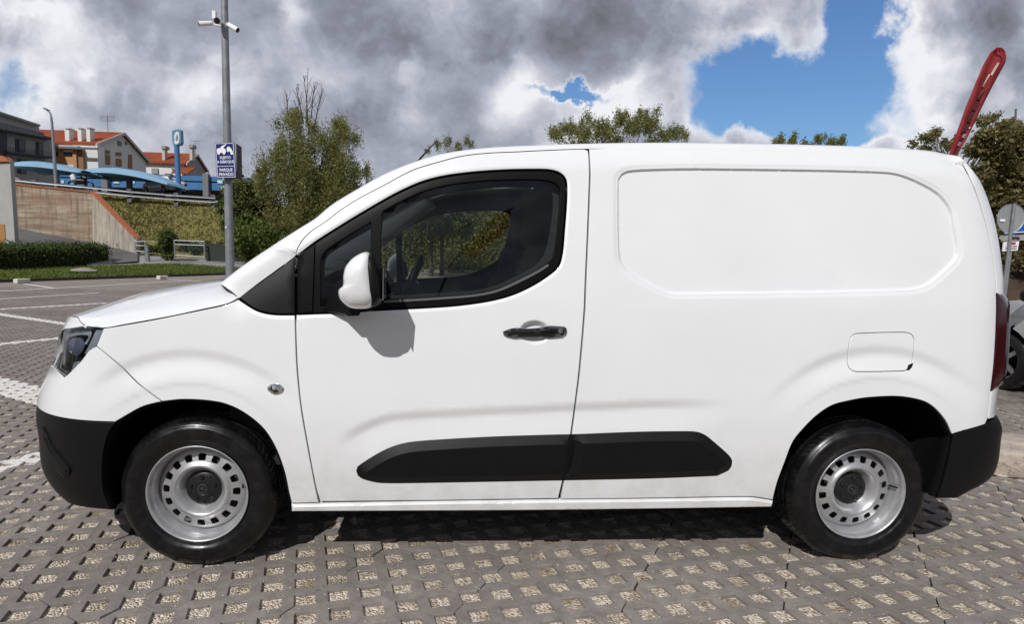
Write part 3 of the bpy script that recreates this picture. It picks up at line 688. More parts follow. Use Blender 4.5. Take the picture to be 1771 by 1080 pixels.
rp = [(.2015, .024), (.205, .018), (.2085, .012), (.2095, .0085), (.208, .006), (.2045, .007), (.2015, .012), (.1995, .020), (.1975, .030), (.194, .037), (.190, .042), (.1885, .050), (.1845, .058), (.183, .072), (.183, .10), (.17, .12), (.17, .165), (.19, .18), (.205, .185)]
def disc_y(r):
    return np.interp(r, [0, .052, .066, .072, .078, .088, .097, .104, .110, .115, .120, .126, .134, .150, .162, .172, .184],
                        [.088, .088, .0875, .086, .080, .064, .050, .0425, .040, .0415, .046, .050, .0525, .056, .060, .066, .078])
def wheel_disc():
    loops = [np.array([(.184*math.cos(a), .184*math.sin(a)) for a in np.linspace(0, 2*math.pi, 128, endpoint=False)]),
             np.array([(.045*math.cos(a), .045*math.sin(a)) for a in np.linspace(0, 2*math.pi, 48, endpoint=False)])]
    holes = []
    for k in range(16):
        a0 = 2*math.pi*k/16+.08; c, s_ = math.cos(a0), math.sin(a0); h = []
        for i in range(20):
            q = 2*math.pi*i/20; e = .45; x = abs(math.cos(q))**e*math.copysign(1, math.cos(q))*.0150; y = abs(math.sin(q))**e*math.copysign(1, math.sin(q))*.0158
            rr = .1455+x; ta = y/.1455; h.append(((rr)*math.cos(a0+ta), rr*math.sin(a0+ta)))
        holes.append(np.array(h))
    pts = np.vstack(loops+holes); edges = []; b = 0
    for l in loops+holes:
        n = len(l); edges += [(b+i, b+(i+1) % n) for i in range(n)]; b += n
    G = [(r*math.cos(a), r*math.sin(a)) for r in (.052, .06, .066, .070, .074, .078, .083, .088, .093, .097, .101, .104, .107, .110, .113, .116, .119, .122, .125, .128, .164, .168, .172, .178) for a in np.linspace(0, 2*math.pi, 112, endpoint=False)]
    V2, _, T3, *_r = delaunay_2d_cdt([Vector(p) for p in np.vstack([pts, G])], edges, [], 0, 1e-7)
    V2 = np.array([tuple(p) for p in V2]); T3 = np.array([tuple(t_) for t_ in T3]); cen = V2[T3].mean(1); r = np.hypot(*cen.T); k = (r < .1838) & (r > .0452)
    for h in holes: k &= ~pip(cen, h)
    T3 = T3[k]; rr = np.hypot(*V2.T); V = np.stack([V2[:, 0], disc_y(rr), V2[:, 1]], -1)
    # thickness on the slots
    Fc = [tuple(t_) for t_ in T3]; nb = len(V); ec = {}
    for t_ in T3:
        for i in range(3): ec[(t_[i], t_[(i+1) % 3])] = 1
    be = [(i, j) for (i, j) in ec if (j, i) not in ec]; bi = sorted({i for e in be for i in e}); mp = {i: k for k, i in enumerate(bi)}
    V = np.vstack([V, V[bi]*[1, 1, 1]+[0, .005, 0]])
    Fc += [(j, i, nb+mp[i], nb+mp[j]) for (i, j) in be]
    return V, Fc
DV, DF = wheel_disc()
def make_wheel(x, yside, z=.3045, turn=0., spin=0.):
    """yside 0 = near flank, 1 = far flank"""
    w = empty('wheel', (x, .047 if not yside else 2*W-.047, z), (0 if not yside else math.pi)+turn); w.parent = van
    V = [(a, b, c) for (a, b, c) in flat_bottom(TV)]
    me = mesh('tyre', V, TF); o = obj('tyre', me, M_TYRE, w); me.shade_smooth(); me.set_sharp_from_angle(angle=rad(50))
    V, Fc = lathe([(r_*.962, y_) for r_, y_ in rp], 96); me = mesh('rim', V, Fc); o = obj('rim', me, M_STEEL, w); me.shade_smooth()
    me = mesh('wheel_disc', DV*[.962, 1, .962], DF); o = obj('wheel_disc', me, M_STEEL, w); o.rotation_euler = (0, spin, 0); me.shade_smooth(); me.set_sharp_from_angle(angle=rad(45))
    cp = [(.0005, .0655), (.020, .066), (.022, .0675), (.026, .0675), (.028, .066), (.034, .0665), (.050, .069), (.064, .072), (.0705, .0765), (.0735, .083), (.0735, .092)]
    V, Fc = lathe(cp, 64); b = MB(); b.add(V, Fc)
    for k in range(5):
        a = 2*math.pi*k/5+.5; c = (.050*math.cos(a), .066, .050*math.sin(a)); V, Fc = lathe([(.0003, -.006), (.006, -.006), (.0085, -.003), (.009, .004)], 12); b.add([(p[0]+c[0], p[1]+c[1], p[2]+c[2]) for p in V], Fc)
    for k in range(5):
        a = 2*math.pi*k/5+.5+math.pi/5; b.box((.060*math.cos(a), .0705, .060*math.sin(a)), (.010, .006, .003), R=Matrix.Rotation(-a, 3, 'Y'))
    cap = b.build('hub_cap', mat('cap_grey', (.012, .012, .0125), .40, bump=(300., .0003)), w, smooth=True); cap.rotation_euler = (0, spin, 0)
    e = MB(); V, Fc = lathe([(.0160, .0660), (.0165, .0632), (.0195, .0632), (.0200, .0660)], 40); e.add(V, Fc)
    pz = [(-.021, .0012), (.0015, .0048), (.0005, .0005), (.021, -.0012), (-.0015, -.0048), (-.0005, -.0005)]
    e.prism([(a_, .0635, b_) for a_, b_ in pz], (0, .003, 0))
    em = e.build('emblem', mat('emblem_grey', (.05, .05, .052), .3, coat=.4), cap)
    V, Fc = lathe([(.155, .11), (.01, .11)], 40); me = mesh('brake_disc', V, Fc); obj('brake_disc', me, mat('brake_dark', (.03, .028, .026), .7), w)
    v = MB().tube([(.165, .060, .020), (.170, .040, .021), (.175, .025, .022)], .004, 8).build('valve', M_RUBBER, w)
    return w
make_wheel(0, 0, spin=.12); make_wheel(2.785, 0, spin=.30)
make_wheel(0, 1); make_wheel(2.785, 1)
# wheel wells
for AR, cx_ in ((ARCHF+[(240, 708), (222, 717.6), (200, 731), (188, 750), (179, 780), (176, 810), (178, 850), (186, 870), (192, 884)], 0.), ([(1619, 861, 1), (1630, 830), (1640, 790), (1647, 753)]+ARCHR+[(1336, 878, 1)], 2.785)):
    q = L(AR, False, 8); A = Pw(q[:, 0], q[:, 1]); c = np.array([cx_, 0, .31])
    rows = []
    for (dy, out, inw) in ((.006, 0, 0), (.020, -.012, 0), (.05, .0, 0), (.34, .015, 0)):
        d = A-c; d[:, 1] = 0; d /= np.linalg.norm(d, axis=1, keepdims=True); rows.append(A+d*out+[0, dy, 0])
    n = len(A); V = np.vstack(rows+[np.tile(c+[0, .36, 0], (1, 1))]); Fc = [(r*n+i, r*n+i+1, (r+1)*n+i+1, (r+1)*n+i) for r in range(3) for i in range(n-1)]+[(3*n+i, 3*n+i+1, 4*n) for i in range(n-1)]
    for s_ in (0, 1):
        Vs = V if not s_ else V*[1, -1, 1]+[0, 2*W, 0]
        me = mesh('wheel_arch_liner', Vs, Fc); me.shade_smooth(); obj('wheel_arch_liner', me, M_DARK, van)
# underbody
ub = MB(); ub.box((1.40, W, .25), (3.6, 1.06, .13)); ub.box((1.38, W, .28), (1.72, 1.72, .10)); ub.box((-.42, W, .34), (.55, 1.3, .12)); ub.box((3.33, W, .36), (.24, 1.5, .10))
ub.build('underbody', M_DARK, van)
MB().box((2.05, .10, .247), (.34, .03, .03)).build('jacking_rail', mat('under_grey', (.12, .12, .12), .7), van)
MB().tube([(3.45, .55, .29), (2.5, .55, .26), (1.9, .62, .25)], .03, 12).build('exhaust_pipe', mat('exhaust_steel', (.2, .19, .18), .5, metal=.8), van)
# ------------------------------------------------------------ door mirror
MW = [(635.5, 435.5), (626, 437.4), (613, 445), (604, 454), (598.5, 463), (595.7, 476), (595, 493), (588, 500), (587, 508), (590, 517), (598.5, 526), (608, 532), (621, 534), (639, 533), (648.5, 528), (653, 522.6), (654, 509.6), (652, 491), (648.5, 467), (645, 448.5), (640.5, 438)]
MFm = [(637, 441), (642, 437.5), (648.5, 443), (656, 461.5), (661, 480), (663, 495), (663, 513), (658, 525), (649, 530.5), (643, 531), (638, 520), (636, 480), (635, 450)]
def pillow(loop, yc, hw, n_=2.6, rows=15, xs=1., back=1.):
    B = np.array([at(p[0], p[1], yc) for p in dense(loop, True, 3)]); c = B.mean(0); V = []; m = len(B)
    for k in range(rows):
        a = -math.pi/2+math.pi*k/(rows-1); t_ = math.sin(a); sc = max(abs(math.cos(a)), 1e-3)**(2/n_); ty = abs(t_)**(2/n_)*math.copysign(1, t_)
        V += [tuple(c+(b-c)*[sc, 1, sc]+[0, ty*(hw if t_ < 0 else hw*back), 0]) for b in B]
    Fc = [(r*m+i, r*m+(i+1) % m, (r+1)*m+(i+1) % m, (r+1)*m+i) for r in range(rows-1) for i in range(m)]
    Fc += [tuple(range(m))[::-1], tuple((rows-1)*m+i for i in range(m))]
    return V, Fc
for s_ in (0, 1):
    fl = (lambda V: V) if not s_ else (lambda V: [(p[0], 2*W-p[1], p[2]) for p in V])
    mr = empty('door_mirror', (.6, -.1 if not s_ else 2*W+.1, 1.1)); mr.parent = van
    off = Vector(mr.location)
    def loc(V): return [tuple(Vector(p)-off) for p in fl(V)]
    V, Fc = pillow(MW, -.115, .098, 3.0); me = mesh('mirror_cover', loc(V), Fc if not s_ else [f[::-1] for f in Fc]); o = obj('mirror_cover', me, M_WHITE, mr); me.shade_smooth()
    V, Fc = pillow(MFm, -.115, .088, 3.0); me = mesh('mirror_frame', loc(V), Fc if not s_ else [f[::-1] for f in Fc]); o = obj('mirror_frame', me, M_BLACK, mr); me.shade_smooth()
    g0 = [at(664.2, y_, -.112) for y_ in (450, 522)]
    gx = max(p[0] for p in g0)+.001
    V = [(gx, -.185, 1.12), (gx, -.045, 1.12), (gx, -.045, 1.235), (gx, -.185, 1.235), (gx+.002, -.185, 1.12), (gx+.002, -.045, 1.12), (gx+.002, -.045, 1.235), (gx+.002, -.185, 1.235)]
    me = mesh('mirror_glass', loc(V), [(0, 1, 2, 3), (7, 6, 5, 4), (0, 4, 5, 1), (1, 5, 6, 2), (2, 6, 7, 3), (3, 7, 4, 0)]); obj('mirror_glass', me, M_CHROME, mr)
    arm = [(560, 541), (563, 524), (569, 508), (577, 496), (588, 489.5), (600, 488), (612, 500), (612, 530), (604, 541)]
    rows = []
    for (Y_, k, dx) in ((.10, 1.12, 0), (.050, 1.0, 0), (.0, .58, .045), (-.06, .42, .065)):
        B = np.array([at(p[0], p[1], .02) for p in dense(arm, True, 4)]); c = B.mean(0); c[2] = B[:, 2].min(); q_ = c+(B-c)*k; q_[:, 1] = Y_; q_[:, 0] += dx; rows.append(q_)
    m = len(rows[0]); V = np.vstack(rows); Fc = [(r*m+i, r*m+(i+1) % m, (r+1)*m+(i+1) % m, (r+1)*m+i) for r in range(3) for i in range(m)]+[tuple(range(3*m, 4*m))]
    me = mesh('mirror_arm', loc([tuple(p) for p in V]), Fc if not s_ else [f[::-1] for f in Fc]); o = obj('mirror_arm', me, M_BLACK, mr); me.shade_smooth(); me.set_sharp_from_angle(angle=rad(50))
# ------------------------------------------------------------ door handle
HD = [(870.3, 574.7), (875.4, 572.6), (887.3, 569), (897.5, 568.8), (902.5, 570.3), (913.6, 570), (926.3, 569.2), (939.8, 567.5), (950, 565), (960, 565.4), (975.4, 566.7), (978, 568.8), (978.4, 573), (976.3, 577.3), (968.6, 580.5), (951.7, 583), (934.7, 582.3), (900.8, 582.5), (885.6, 582.5), (875.4, 580.5), (871.2, 578)]
hl = L(HD, True, 3, False)
for o, side_ in zip(panel('door_handle', [hl], M_GLOSSB, doors[0], h=.008, feat=False, off=.012, thick=.016, gap=0, crown=(.012, .011, 1)), (0, 1)):
    o.parent = doors[side_]
panel('handle_lock', [L([(963, 573), (964.5, 570), (967, 569), (970, 570), (971, 573), (970, 576), (967, 577), (964, 576)], True, 2, False)], mat('lock_grey', (.10, .10, .105), .35), doors[0], h=.01, feat=False, off=.026, thick=.004, gap=0, far=False)
# ------------------------------------------------------------ antenna
p0, p1 = at(719, 283, W), at(755, 243, W)
MB().tube([p0, p0+(p1-p0)*.08, p0+(p1-p0)*.10, p1], [.011, .008, .0055, .0042], 8).build('antenna', M_BLACKS, van, smooth=True)
# ------------------------------------------------------------ cabin
M_TRIM = mat('cabin_trim_dark', (.018, .018, .019), .7); M_TRIML = mat('cabin_trim_light', (.80, .83, .80), .8); M_FAB = mat('seat_fabric', (.009, .009, .010), .95, spec=.1, bump=(400., .001))
card = np.vstack([L([(516, 446, 1), (530, 412), (560, 388), (592, 364), (625, 343), (668, 321), (720, 295), (800, 273), (889, 266), (950, 263), (1006, 262, 1), (1012, 325), (1004, 490), (1000, 600, 1), (800, 620), (530, 620, 1), (520, 560)], True, 8)])
hole = shrink(L([(553, 536, 1), (553, 455), (556.5, 440), (566, 429), (600, 407), (642, 382), (661, 366), (692, 349), (731, 331.5), (770, 321), (821, 314), (873, 311), (920, 311), (946, 314), (960, 322), (964, 332), (963, 363), (957, 404), (950, 432), (942, 447), (926, 462), (892, 480), (860, 494), (821, 503), (770, 507), (718, 510), (664, 514), (610, 530)], True, 6), .004)
for o, side_ in zip(panel('door_card', [card, hole], M_TRIM, doors[0], h=.05, off=-.055, thick=.02, gap=0), (0, 1)): o.parent = doors[side_]
dl = [(643, 383), (656, 372), (659, 400), (657, 520), (645, 520), (641, 450)]
for o, side_ in zip(panel('window_divider', [L([(643, 382, 1), (660, 369, 1), (657, 445), (665, 519, 1), (644, 533, 1)])], M_RUBBER, van, h=.03, off=-.002, thick=.03, gap=0), (0, 1)): pass
# dashboard: a loft across the cabin
prof = [(.10, 1.06), (.15, 1.135), (.26, 1.175), (.42, 1.18), (.54, 1.13), (.58, 1.04), (.55, .84), (.42, .62), (.16, .50), (.10, .50)]
b = MB(); n = len(prof); b.add([(x, y, z) for y in (.16, 1.69) for x, z in prof], [(i, (i+1) % n, n+(i+1) % n, n+i) for i in range(n)]+[tuple(range(n))[::-1], tuple(range(n, 2*n))])
b.box((.46, .52, 1.18), (.20, .36, .06), ch=.02); b.box((.46, W, 1.17), (.06, .26, .15), ch=.012)
b.build('dashboard', M_TRIM, van, auto=40)
sw = empty('steering_wheel', (.80, .52, 1.10)); sw.parent = van; sw.rotation_euler = (0, rad(-66), 0)
b = MB(); b.tube([(.185*math.cos(a), .185*math.sin(a), 0) for a in np.linspace(0, 2*math.pi, 41)], .0165, 10, cap=False); b.build('steering_rim', M_BLACKS, sw, smooth=True)
MB().box((0, 0, -.02), (.15, .13, .05), ch=.02).box((0, .10, -.01), (.035, .13, .02)).box((0, -.10, -.01), (.035, .13, .02)).box((.10, 0, -.01), (.14, .04, .02)).build('steering_hub', M_BLACKS, sw)
MB().tube([(.76, .52, 1.07), (.50, .52, .96)], .04, 10).build('steering_column', M_TRIM, van)
for yc in (.50, 1.30):
    st = empty('seat', (.95, yc, .45)); st.parent = van
    b = MB(); b.box((0, 0, .12), (.50, .50, .16), ch=.05); b.build('seat_cushion', M_FAB, st, auto=60)
    b = MB(); b.box((.33, 0, .42), (.13, .48, .58), ch=.05, R=Matrix.Rotation(rad(14), 3, 'Y')); b.build('backrest', M_FAB, st, auto=60)
    b = MB(); b.box((.425, 0, .80), (.09, .26, .17), ch=.035, R=Matrix.Rotation(rad(10), 3, 'Y')); b.tube([(.41, -.05, .66), (.42, -.05, .78)], .006); b.tube([(.41, .05, .66), (.42, .05, .78)], .006); b.build('headrest', M_FAB, st, auto=60)
MB().box((1.50, W, 1.02), (.03, 1.50, 1.30)).build('bulkhead', M_TRIM, van)
MB().box((.75, W, .42), (1.5, 1.6, .03)).build('cabin_floor', M_TRIM, van)
# headliner follows the roof
hv = GR[:22, ::4]-np.array([0, 0, .045]); nu, nv_ = hv.shape[:2]; V = hv.reshape(-1, 3); V[:, 1] = np.clip(V[:, 1], .22, None); V2_ = V*[1, -1, 1]+[0, 2*W, 0]
Fc = [(i*nv_+j, (i+1)*nv_+j, (i+1)*nv_+j+1, i*nv_+j+1) for i in range(nu-1) for j in range(nv_-1)]
me = mesh('headliner', np.vstack([V, V2_]), Fc+[tuple(k+len(V) for k in f) for f in Fc]); me.shade_smooth(); obj('headliner', me, mat('headliner_grey', (.20, .20, .20), .9), van)
# far A-pillar trim, light grey
pt_o = [(540, 462), (555, 447), (598, 417), (642, 388), (704, 352), (738, 331)]; pt_i = [(590, 500), (604, 470), (632, 440), (664, 412), (715, 374), (748, 350)]
A_ = [at(x, y, 1.72) for x, y in pt_o]; B_ = [at(x, y, 1.50) for x, y in pt_i]; n = len(A_)
V = A_+B_+[p+[.03, .05, -.02] for p in B_]; me = mesh('pillar_trim', V, [(i, i+1, n+i+1, n+i) for i in range(n-1)]+[(n+i, n+i+1, 2*n+i+1, 2*n+i) for i in range(n-1)]); me.shade_smooth(); obj('pillar_trim', me, M_TRIML, van)
# ============================================================ GROUND
P_ = .1213; ANG = rad(11.6); O_ = np.array([.783, .12]); ua = np.array([math.cos(ANG), math.sin(ANG)]); ub_ = np.array([-math.sin(ANG), math.cos(ANG)])
g_ = .0378; hh = .0378
def conc_nodes(t_, pos, rnd=None):
    n1 = t_.noise(pos, .9, 6, .68); n2 = t_.noise(pos, 14., 6, .7); n3 = t_.noise(pos, 190., 3, .8)
    c = t_.mix(t_.maprange(n1, .38, .62), (.214, .184, .166), (.292, .260, .238))
    c = t_.mix(t_.maprange(n2, .40, .66, 0., .75), c, (.150, .138, .129))
    c = t_.mix(t_.maprange(n3, .52, .70, 0., .45), c, (.36, .34, .32)); c = t_.mix(t_.maprange(n3, .45, .25, 0., .5), c, (.12, .11, .103))
    if rnd is not None: c = t_.mix(1., c, t_.ramp(rnd, [(0., (.94, .94, .94)), (.5, (1, 1, 1)), (1., (1.05, 1.04, 1.03))]), 'MULTIPLY')
    return c, n2, n3
def conc_fn(t_, b, tc):
    r = t_.new('ShaderNodeNewGeometry'); pos = r.outputs['Position']
    c, n2, n3 = conc_nodes(t_, pos, r.outputs['Random Per Island']); t_.l.new(c, b.inputs['Base Color'])
    h = t_.math('ADD', t_.math('MULTIPLY', n3, .0012), t_.math('MULTIPLY', n2, .003))
    t_.l.new(t_.new('ShaderNodeBump', ins={'Height': h, 'Distance': 1.6, 'Strength': 1.}).outputs[0], b.inputs['Normal'])
M_CONC = mat('paver_concrete', rough=.9, spec=.25, fn=conc_fn)
def lpaint_fn(t_, b, tc):
    pos = t_.new('ShaderNodeNewGeometry').outputs['Position']; n = t_.noise(pos, 22., 6, .7)
    c = t_.mix(t_.maprange(n, .50, .68, 0., .8), (.72, .70, .67), (.30, .28, .26)); t_.l.new(c, b.inputs['Base Color'])
    t_.l.new(t_.new('ShaderNodeBump', ins={'Height': n, 'Distance': .003, 'Strength': .8}).outputs[0], b.inputs['Normal'])
M_LINE = mat('worn_white_line_paint', rough=.8, fn=lpaint_fn)
def gravel_nodes(t_, pos):
    vo = t_.new('ShaderNodeTexVoronoi', ins={'Vector': pos, 'Scale': 125., 'Randomness': 1.})
    cr = t_.new('ShaderNodeSeparateColor', ins={0: vo.outputs['Color']}).outputs[0]
    c = t_.ramp(cr, [(0., (.26, .19, .13)), (.22, (.52, .42, .31)), (.5, (.66, .56, .45)), (.75, (.74, .66, .56)), (1., (.86, .82, .76))])
    c = t_.mix(t_.maprange(t_.noise(pos, 6., 4, .7), .50, .64, 0., .75), c, (.24, .18, .11))
    return c, vo.outputs['Distance']
def gravel_fn(t_, b, tc):
    pos = t_.new('ShaderNodeNewGeometry').outputs['Position']; c, d = gravel_nodes(t_, pos); t_.l.new(c, b.inputs['Base Color'])
    t_.l.new(t_.new('ShaderNodeBump', ins={'Height': d, 'Distance': -.010, 'Strength': 1.}).outputs[0], b.inputs['Normal'])
M_GRAV = mat('gravel_infill', rough=.95, spec=.2, fn=gravel_fn)
def far_fn(t_, b, tc):
    pos = t_.new('ShaderNodeNewGeometry').outputs['Position']; c, n2, n3 = conc_nodes(t_, pos); gc, gd = gravel_nodes(t_, pos)
    q = t_.new('ShaderNodeVectorRotate', rotation_type='Z_AXIS', ins={'Vector': t_.vm('SUBTRACT', pos, (O_[0], O_[1], 0)), 'Angle': -ANG}).outputs[0]
    s_ = t_.new('ShaderNodeSeparateXYZ', ins={0: t_.vm('DIVIDE', q, (P_, P_, 1))})
    fx = t_.math('ABSOLUTE', t_.math('SUBTRACT', t_.math('FRACT', t_.math('ADD', s_.outputs[0], .5)), .5)); fy = t_.math('ABSOLUTE', t_.math('SUBTRACT', t_.math('FRACT', t_.math('ADD', s_.outputs[1], .5)), .5))
    m = t_.math('MAXIMUM', fx, fy); hole = t_.maprange(m, .25, .28, 1., 0.); rim = t_.math('MULTIPLY', t_.maprange(m, .21, .26), t_.maprange(m, .26, .30, 1., 0.))
    c = t_.mix(hole, c, t_.mix(1., gc, (.62, .60, .58), 'MULTIPLY')); c = t_.mix(t_.math('MULTIPLY', rim, .75), c, (.03, .027, .025)); t_.l.new(c, b.inputs['Base Color'])
M_FAR = mat('paving_far', rough=.9, spec=.2, fn=far_fn)

def G2(x, y): return onz(x, y)[:2]
def lat(p): d = np.array(p)-O_; return (d@ua)/P_, (d@ub_)/P_
PL = []      # (direction class, row numbers, running-coordinate range)
for (a, b, cls_, rows, ext) in (((0, 595.6), (100, 585.6), 'n', 1, (-40, 6)), ((0, 660), (69, 679), 'm', 2, (-40, 6)), ((0, 543.3), (109, 562.5), 'm', 1, (-60, 14)), ((0, 535), (184, 524), 'n', 1, (-60, 2)), ((20, 794), (37, 791), 'n', 1, (-1.2, .6))):
    (i1_, j1_), (i2_, j2_) = lat(G2(*a)), lat(G2(*b)); f = (lambda i, j: (i-j)/2) if cls_ == 'n' else (lambda i, j: (i+j)/2); g = (lambda i, j: (i+j)/2) if cls_ == 'n' else (lambda i, j: (i-j)/2)
    mid = f((i1_+i2_)/2, (j1_+j2_)/2); r0_ = round(mid-(rows-1)/2); q = sorted((g(i1_, j1_), g(i2_, j2_))); near_end = g(i2_, j2_)
    lo_, hi_ = (q[0]+ext[0], q[1]+ext[1]) if near_end == q[1] else (q[0]-ext[1], q[1]-ext[0]); PL.append((cls_, [r0_+k for k in range(rows)], lo_, hi_))
NEARC = set()
for ix in range(-18, 12):
    for iy in range(-3, 16):
        c = np.array([(ix+.5), (iy+.5), 0.])
        if c[1] < CAM[1]+1.2: 
            continue
        p = proj(c[None])[0]; m = 1+260/max(.6, (c[1]-CAM[1]))
        if -330-m < p[0] < 2100+m and (c[1] < 3 or p[0] < 330+m*.4 or (p[0] > 1640-m*.4 and c[1] < 9)): NEARC.add((ix, iy))
near_lod = lambda c: c[1] < 3.2
V8o = np.array([(P_-g_, g_), (g_, P_-g_), (-g_, P_-g_), (-(P_-g_), g_), (-(P_-g_), -g_), (-g_, -(P_-g_)), (g_, -(P_-g_)), (P_-g_, -g_)])
e_ = .004; V8i = np.array([(hh, hh-e_), (hh-e_, hh), (-(hh-e_), hh), (-hh, hh-e_), (-hh, -(hh-e_)), (-(hh-e_), -hh), (hh-e_, -hh), (hh, -(hh-e_))])
dirs = [(1, 1), (-1, 1), (-1, -1), (1, -1)]     # neighbours across the diagonal edges (0-1, 2-3, 4-5, 6-7)
_rc = {}
def ring_set(key):
    if key in _rc: return _rc[key]
    lod, ty = key[0], key[1:]
    ap = P_-g_; dg = P_/math.sqrt(2)      # edge normals every 45 degrees: axis edges at ap, diagonal edges at dg
    def poly(ch):
        off = []
        for k in range(8):
            if k % 2 == 0: off.append((k*45, ap-.0008-ch))
            else:
                t_ = ty[k//2]; off.append((k*45, dg-(0. if t_ == 0 else (.0017 if t_ == 1 else .0026)+ch*(.6 if t_ == 1 else 1))))
        out = []
        for k in range(8):
            (a1_, d1), (a2_, d2) = off[k], off[(k+1) % 8]; A_ = np.array([[math.cos(rad(a1_)), math.sin(rad(a1_))], [math.cos(rad(a2_)), math.sin(rad(a2_))]]); out.append(np.linalg.solve(A_, [d1, d2]))
        return np.array(out)
    if lod: r = [(poly(0), -.03), (poly(0), -.0035), (poly(.0008), -.0008), (poly(.0020), 0.), (V8i*1.05, 0.), (V8i*1.015, -.001), (V8i, -.0035), (V8i, -.03)]
    else: r = [(poly(0), -.03), (poly(0), -.001), (poly(.003), 0.), (V8i, 0.), (V8i, -.03)]
    _rc[key] = r; return r
AV, AF, AM = [], [], []; nvt = 0
N_ = 150
def blk(i, j): m = (i+j)//2; n = (i-j)//2; return m, n//3
brng = np.random.default_rng(3); BZ = {}
for i in range(-N_, N_):
    for j in range(-N_, N_):
        if (i+j) % 2: continue
        c = O_+ua*i*P_+ub_*j*P_
        if not any((math.floor(c[0]+a_), math.floor(c[1]+b__)) in NEARC for a_, b__ in ((-.13, -.13), (.13, -.13), (.13, .13), (-.13, .13))): continue
        if c[0] > 4.4 and c[1] > 1.0+(c[0]-4.6)*-.1 and c[1] < 2.0: continue    # under the stone kerb
        lod = near_lod(c); B0 = blk(i, j)
        if B0 not in BZ: BZ[B0] = (brng.normal(0, .0011), brng.normal(0, .0035), brng.normal(0, .0035), brng.normal(0, .003), brng.normal(0, .0012, 2))
        z0, tx, ty, rz_, sh = BZ[B0]
        gaps = [None]*8; key = [lod]
        for k, (dx, dy) in enumerate(dirs):
            Bn = blk(i+dx, j+dy); key.append(0 if Bn == B0 else (2 if Bn[0] == B0[0] else 1))
        rings = ring_set(tuple(key)); cz = z0+tx*((i*.37) % 1-.5)*.5
        pts = np.vstack([np.column_stack([c[0]+sh[0]+r[:, 0]*ua[0]+r[:, 1]*ub_[0], c[1]+sh[1]+r[:, 0]*ua[1]+r[:, 1]*ub_[1], np.full(8, z+cz)]) for r, z in rings])
        if lod: pts[:, :2] += brng.normal(0, .0006, (len(pts), 2))
        R_ = len(rings); Fb = np.array([(r*8+k, r*8+(k+1) % 8, (r+1)*8+(k+1) % 8, (r+1)*8+k) for r in range(R_-1) for k in range(8)])
        AV.append(pts); AF.append(Fb+nvt); nvt += len(pts)
        pt = 0
        mm_, nn_ = (i+j)//2, (i-j)//2
        for (cls_, rows, lo_, hi_) in PL:
            if (nn_ if cls_ == 'n' else mm_) in rows and lo_ <= (mm_ if cls_ == 'n' else nn_) <= hi_: pt = 1
        AM.append(np.full(len(Fb), pt))
AV = np.vstack(AV); AF = np.vstack(AF); AM = np.concatenate(AM)
me = bpy.data.meshes.new('paving'); me.vertices.add(len(AV)); me.vertices.foreach_set('co', AV.ravel()); me.loops.add(AF.size); me.loops.foreach_set('vertex_index', AF.ravel().astype(np.int32))
me.polygons.add(len(AF)); me.polygons.foreach_set('loop_start', np.arange(0, AF.size, 4, dtype=np.int32)); me.materials.append(M_CONC); me.materials.append(M_LINE)
me.polygons.foreach_set('material_index', AM.astype(np.int32)); me.update(calc_edges=True); me.validate(); me.shade_flat()
tag(obj('pavement', me), kind='structure')
cells = np.array(sorted(NEARC)); Cn = []
for i in range(-N_, N_):
    c = O_+ua*i*P_+np.outer(np.arange(-N_, N_)*P_, ub_); Cn.append(c)
Cn = np.vstack(Cn); okc = np.array([(int(a), int(b_)) in NEARC for a, b_ in np.floor(Cn)]); Cn = Cn[okc]; ng = len(Cn); zg = -.013+rng.normal(0, .0016, ng)
s4 = np.array([(-1, -1), (1, -1), (1, 1), (-1, 1)])*(hh+.0018); V = np.stack([np.column_stack([Cn[:, 0]+q[0]*ua[0]+q[1]*ub_[0], Cn[:, 1]+q[0]*ua[1]+q[1]*ub_[1], zg+rng.normal(0, .001, ng)]) for q in s4], 1).reshape(-1, 3)
me = bpy.data.meshes.new('gravel'); me.vertices.add(4*ng); me.vertices.foreach_set('co', V.ravel()); me.loops.add(4*ng); me.loops.foreach_set('vertex_index', np.arange(4*ng, dtype=np.int32)); me.polygons.add(ng); me.polygons.foreach_set('loop_start', np.arange(0, 4*ng, 4, dtype=np.int32)); me.update(calc_edges=True)
tag(obj('gravel', me, M_GRAV), kind='stuff')
V, Fc, V2_, F2_ = [], [], [], []
for (ix, iy) in sorted(NEARC):
    b = len(V); V += [(ix, iy, -.026), (ix+1, iy, -.026), (ix+1, iy+1, -.026), (ix, iy+1, -.026)]; Fc.append((b, b+1, b+2, b+3))
tag(obj('soil', mesh('soil', V, Fc), mat('joint_soil', (.045, .038, .032), 1.)), kind='structure')
for ix in range(-40, 40):
    for iy in range(-30, 60):
        if (ix, iy) in NEARC: continue
        b = len(V2_); V2_ += [(ix, iy, -.001), (ix+1, iy, -.001), (ix+1, iy+1, -.001), (ix, iy+1, -.001)]; F2_.append((b, b+1, b+2, b+3))
tag(obj('parking_ground', mesh('parking_ground', V2_, F2_), M_FAR), kind='structure')
tag(obj('ground', mesh('ground', [(-900, -900, -.06), (900, -900, -.06), (900, 900, -.06), (-900, 900, -.06)], [(0, 1, 2, 3)]), mat('earth', (.10, .09, .06), .95, var=(.2, .3))), kind='structure')
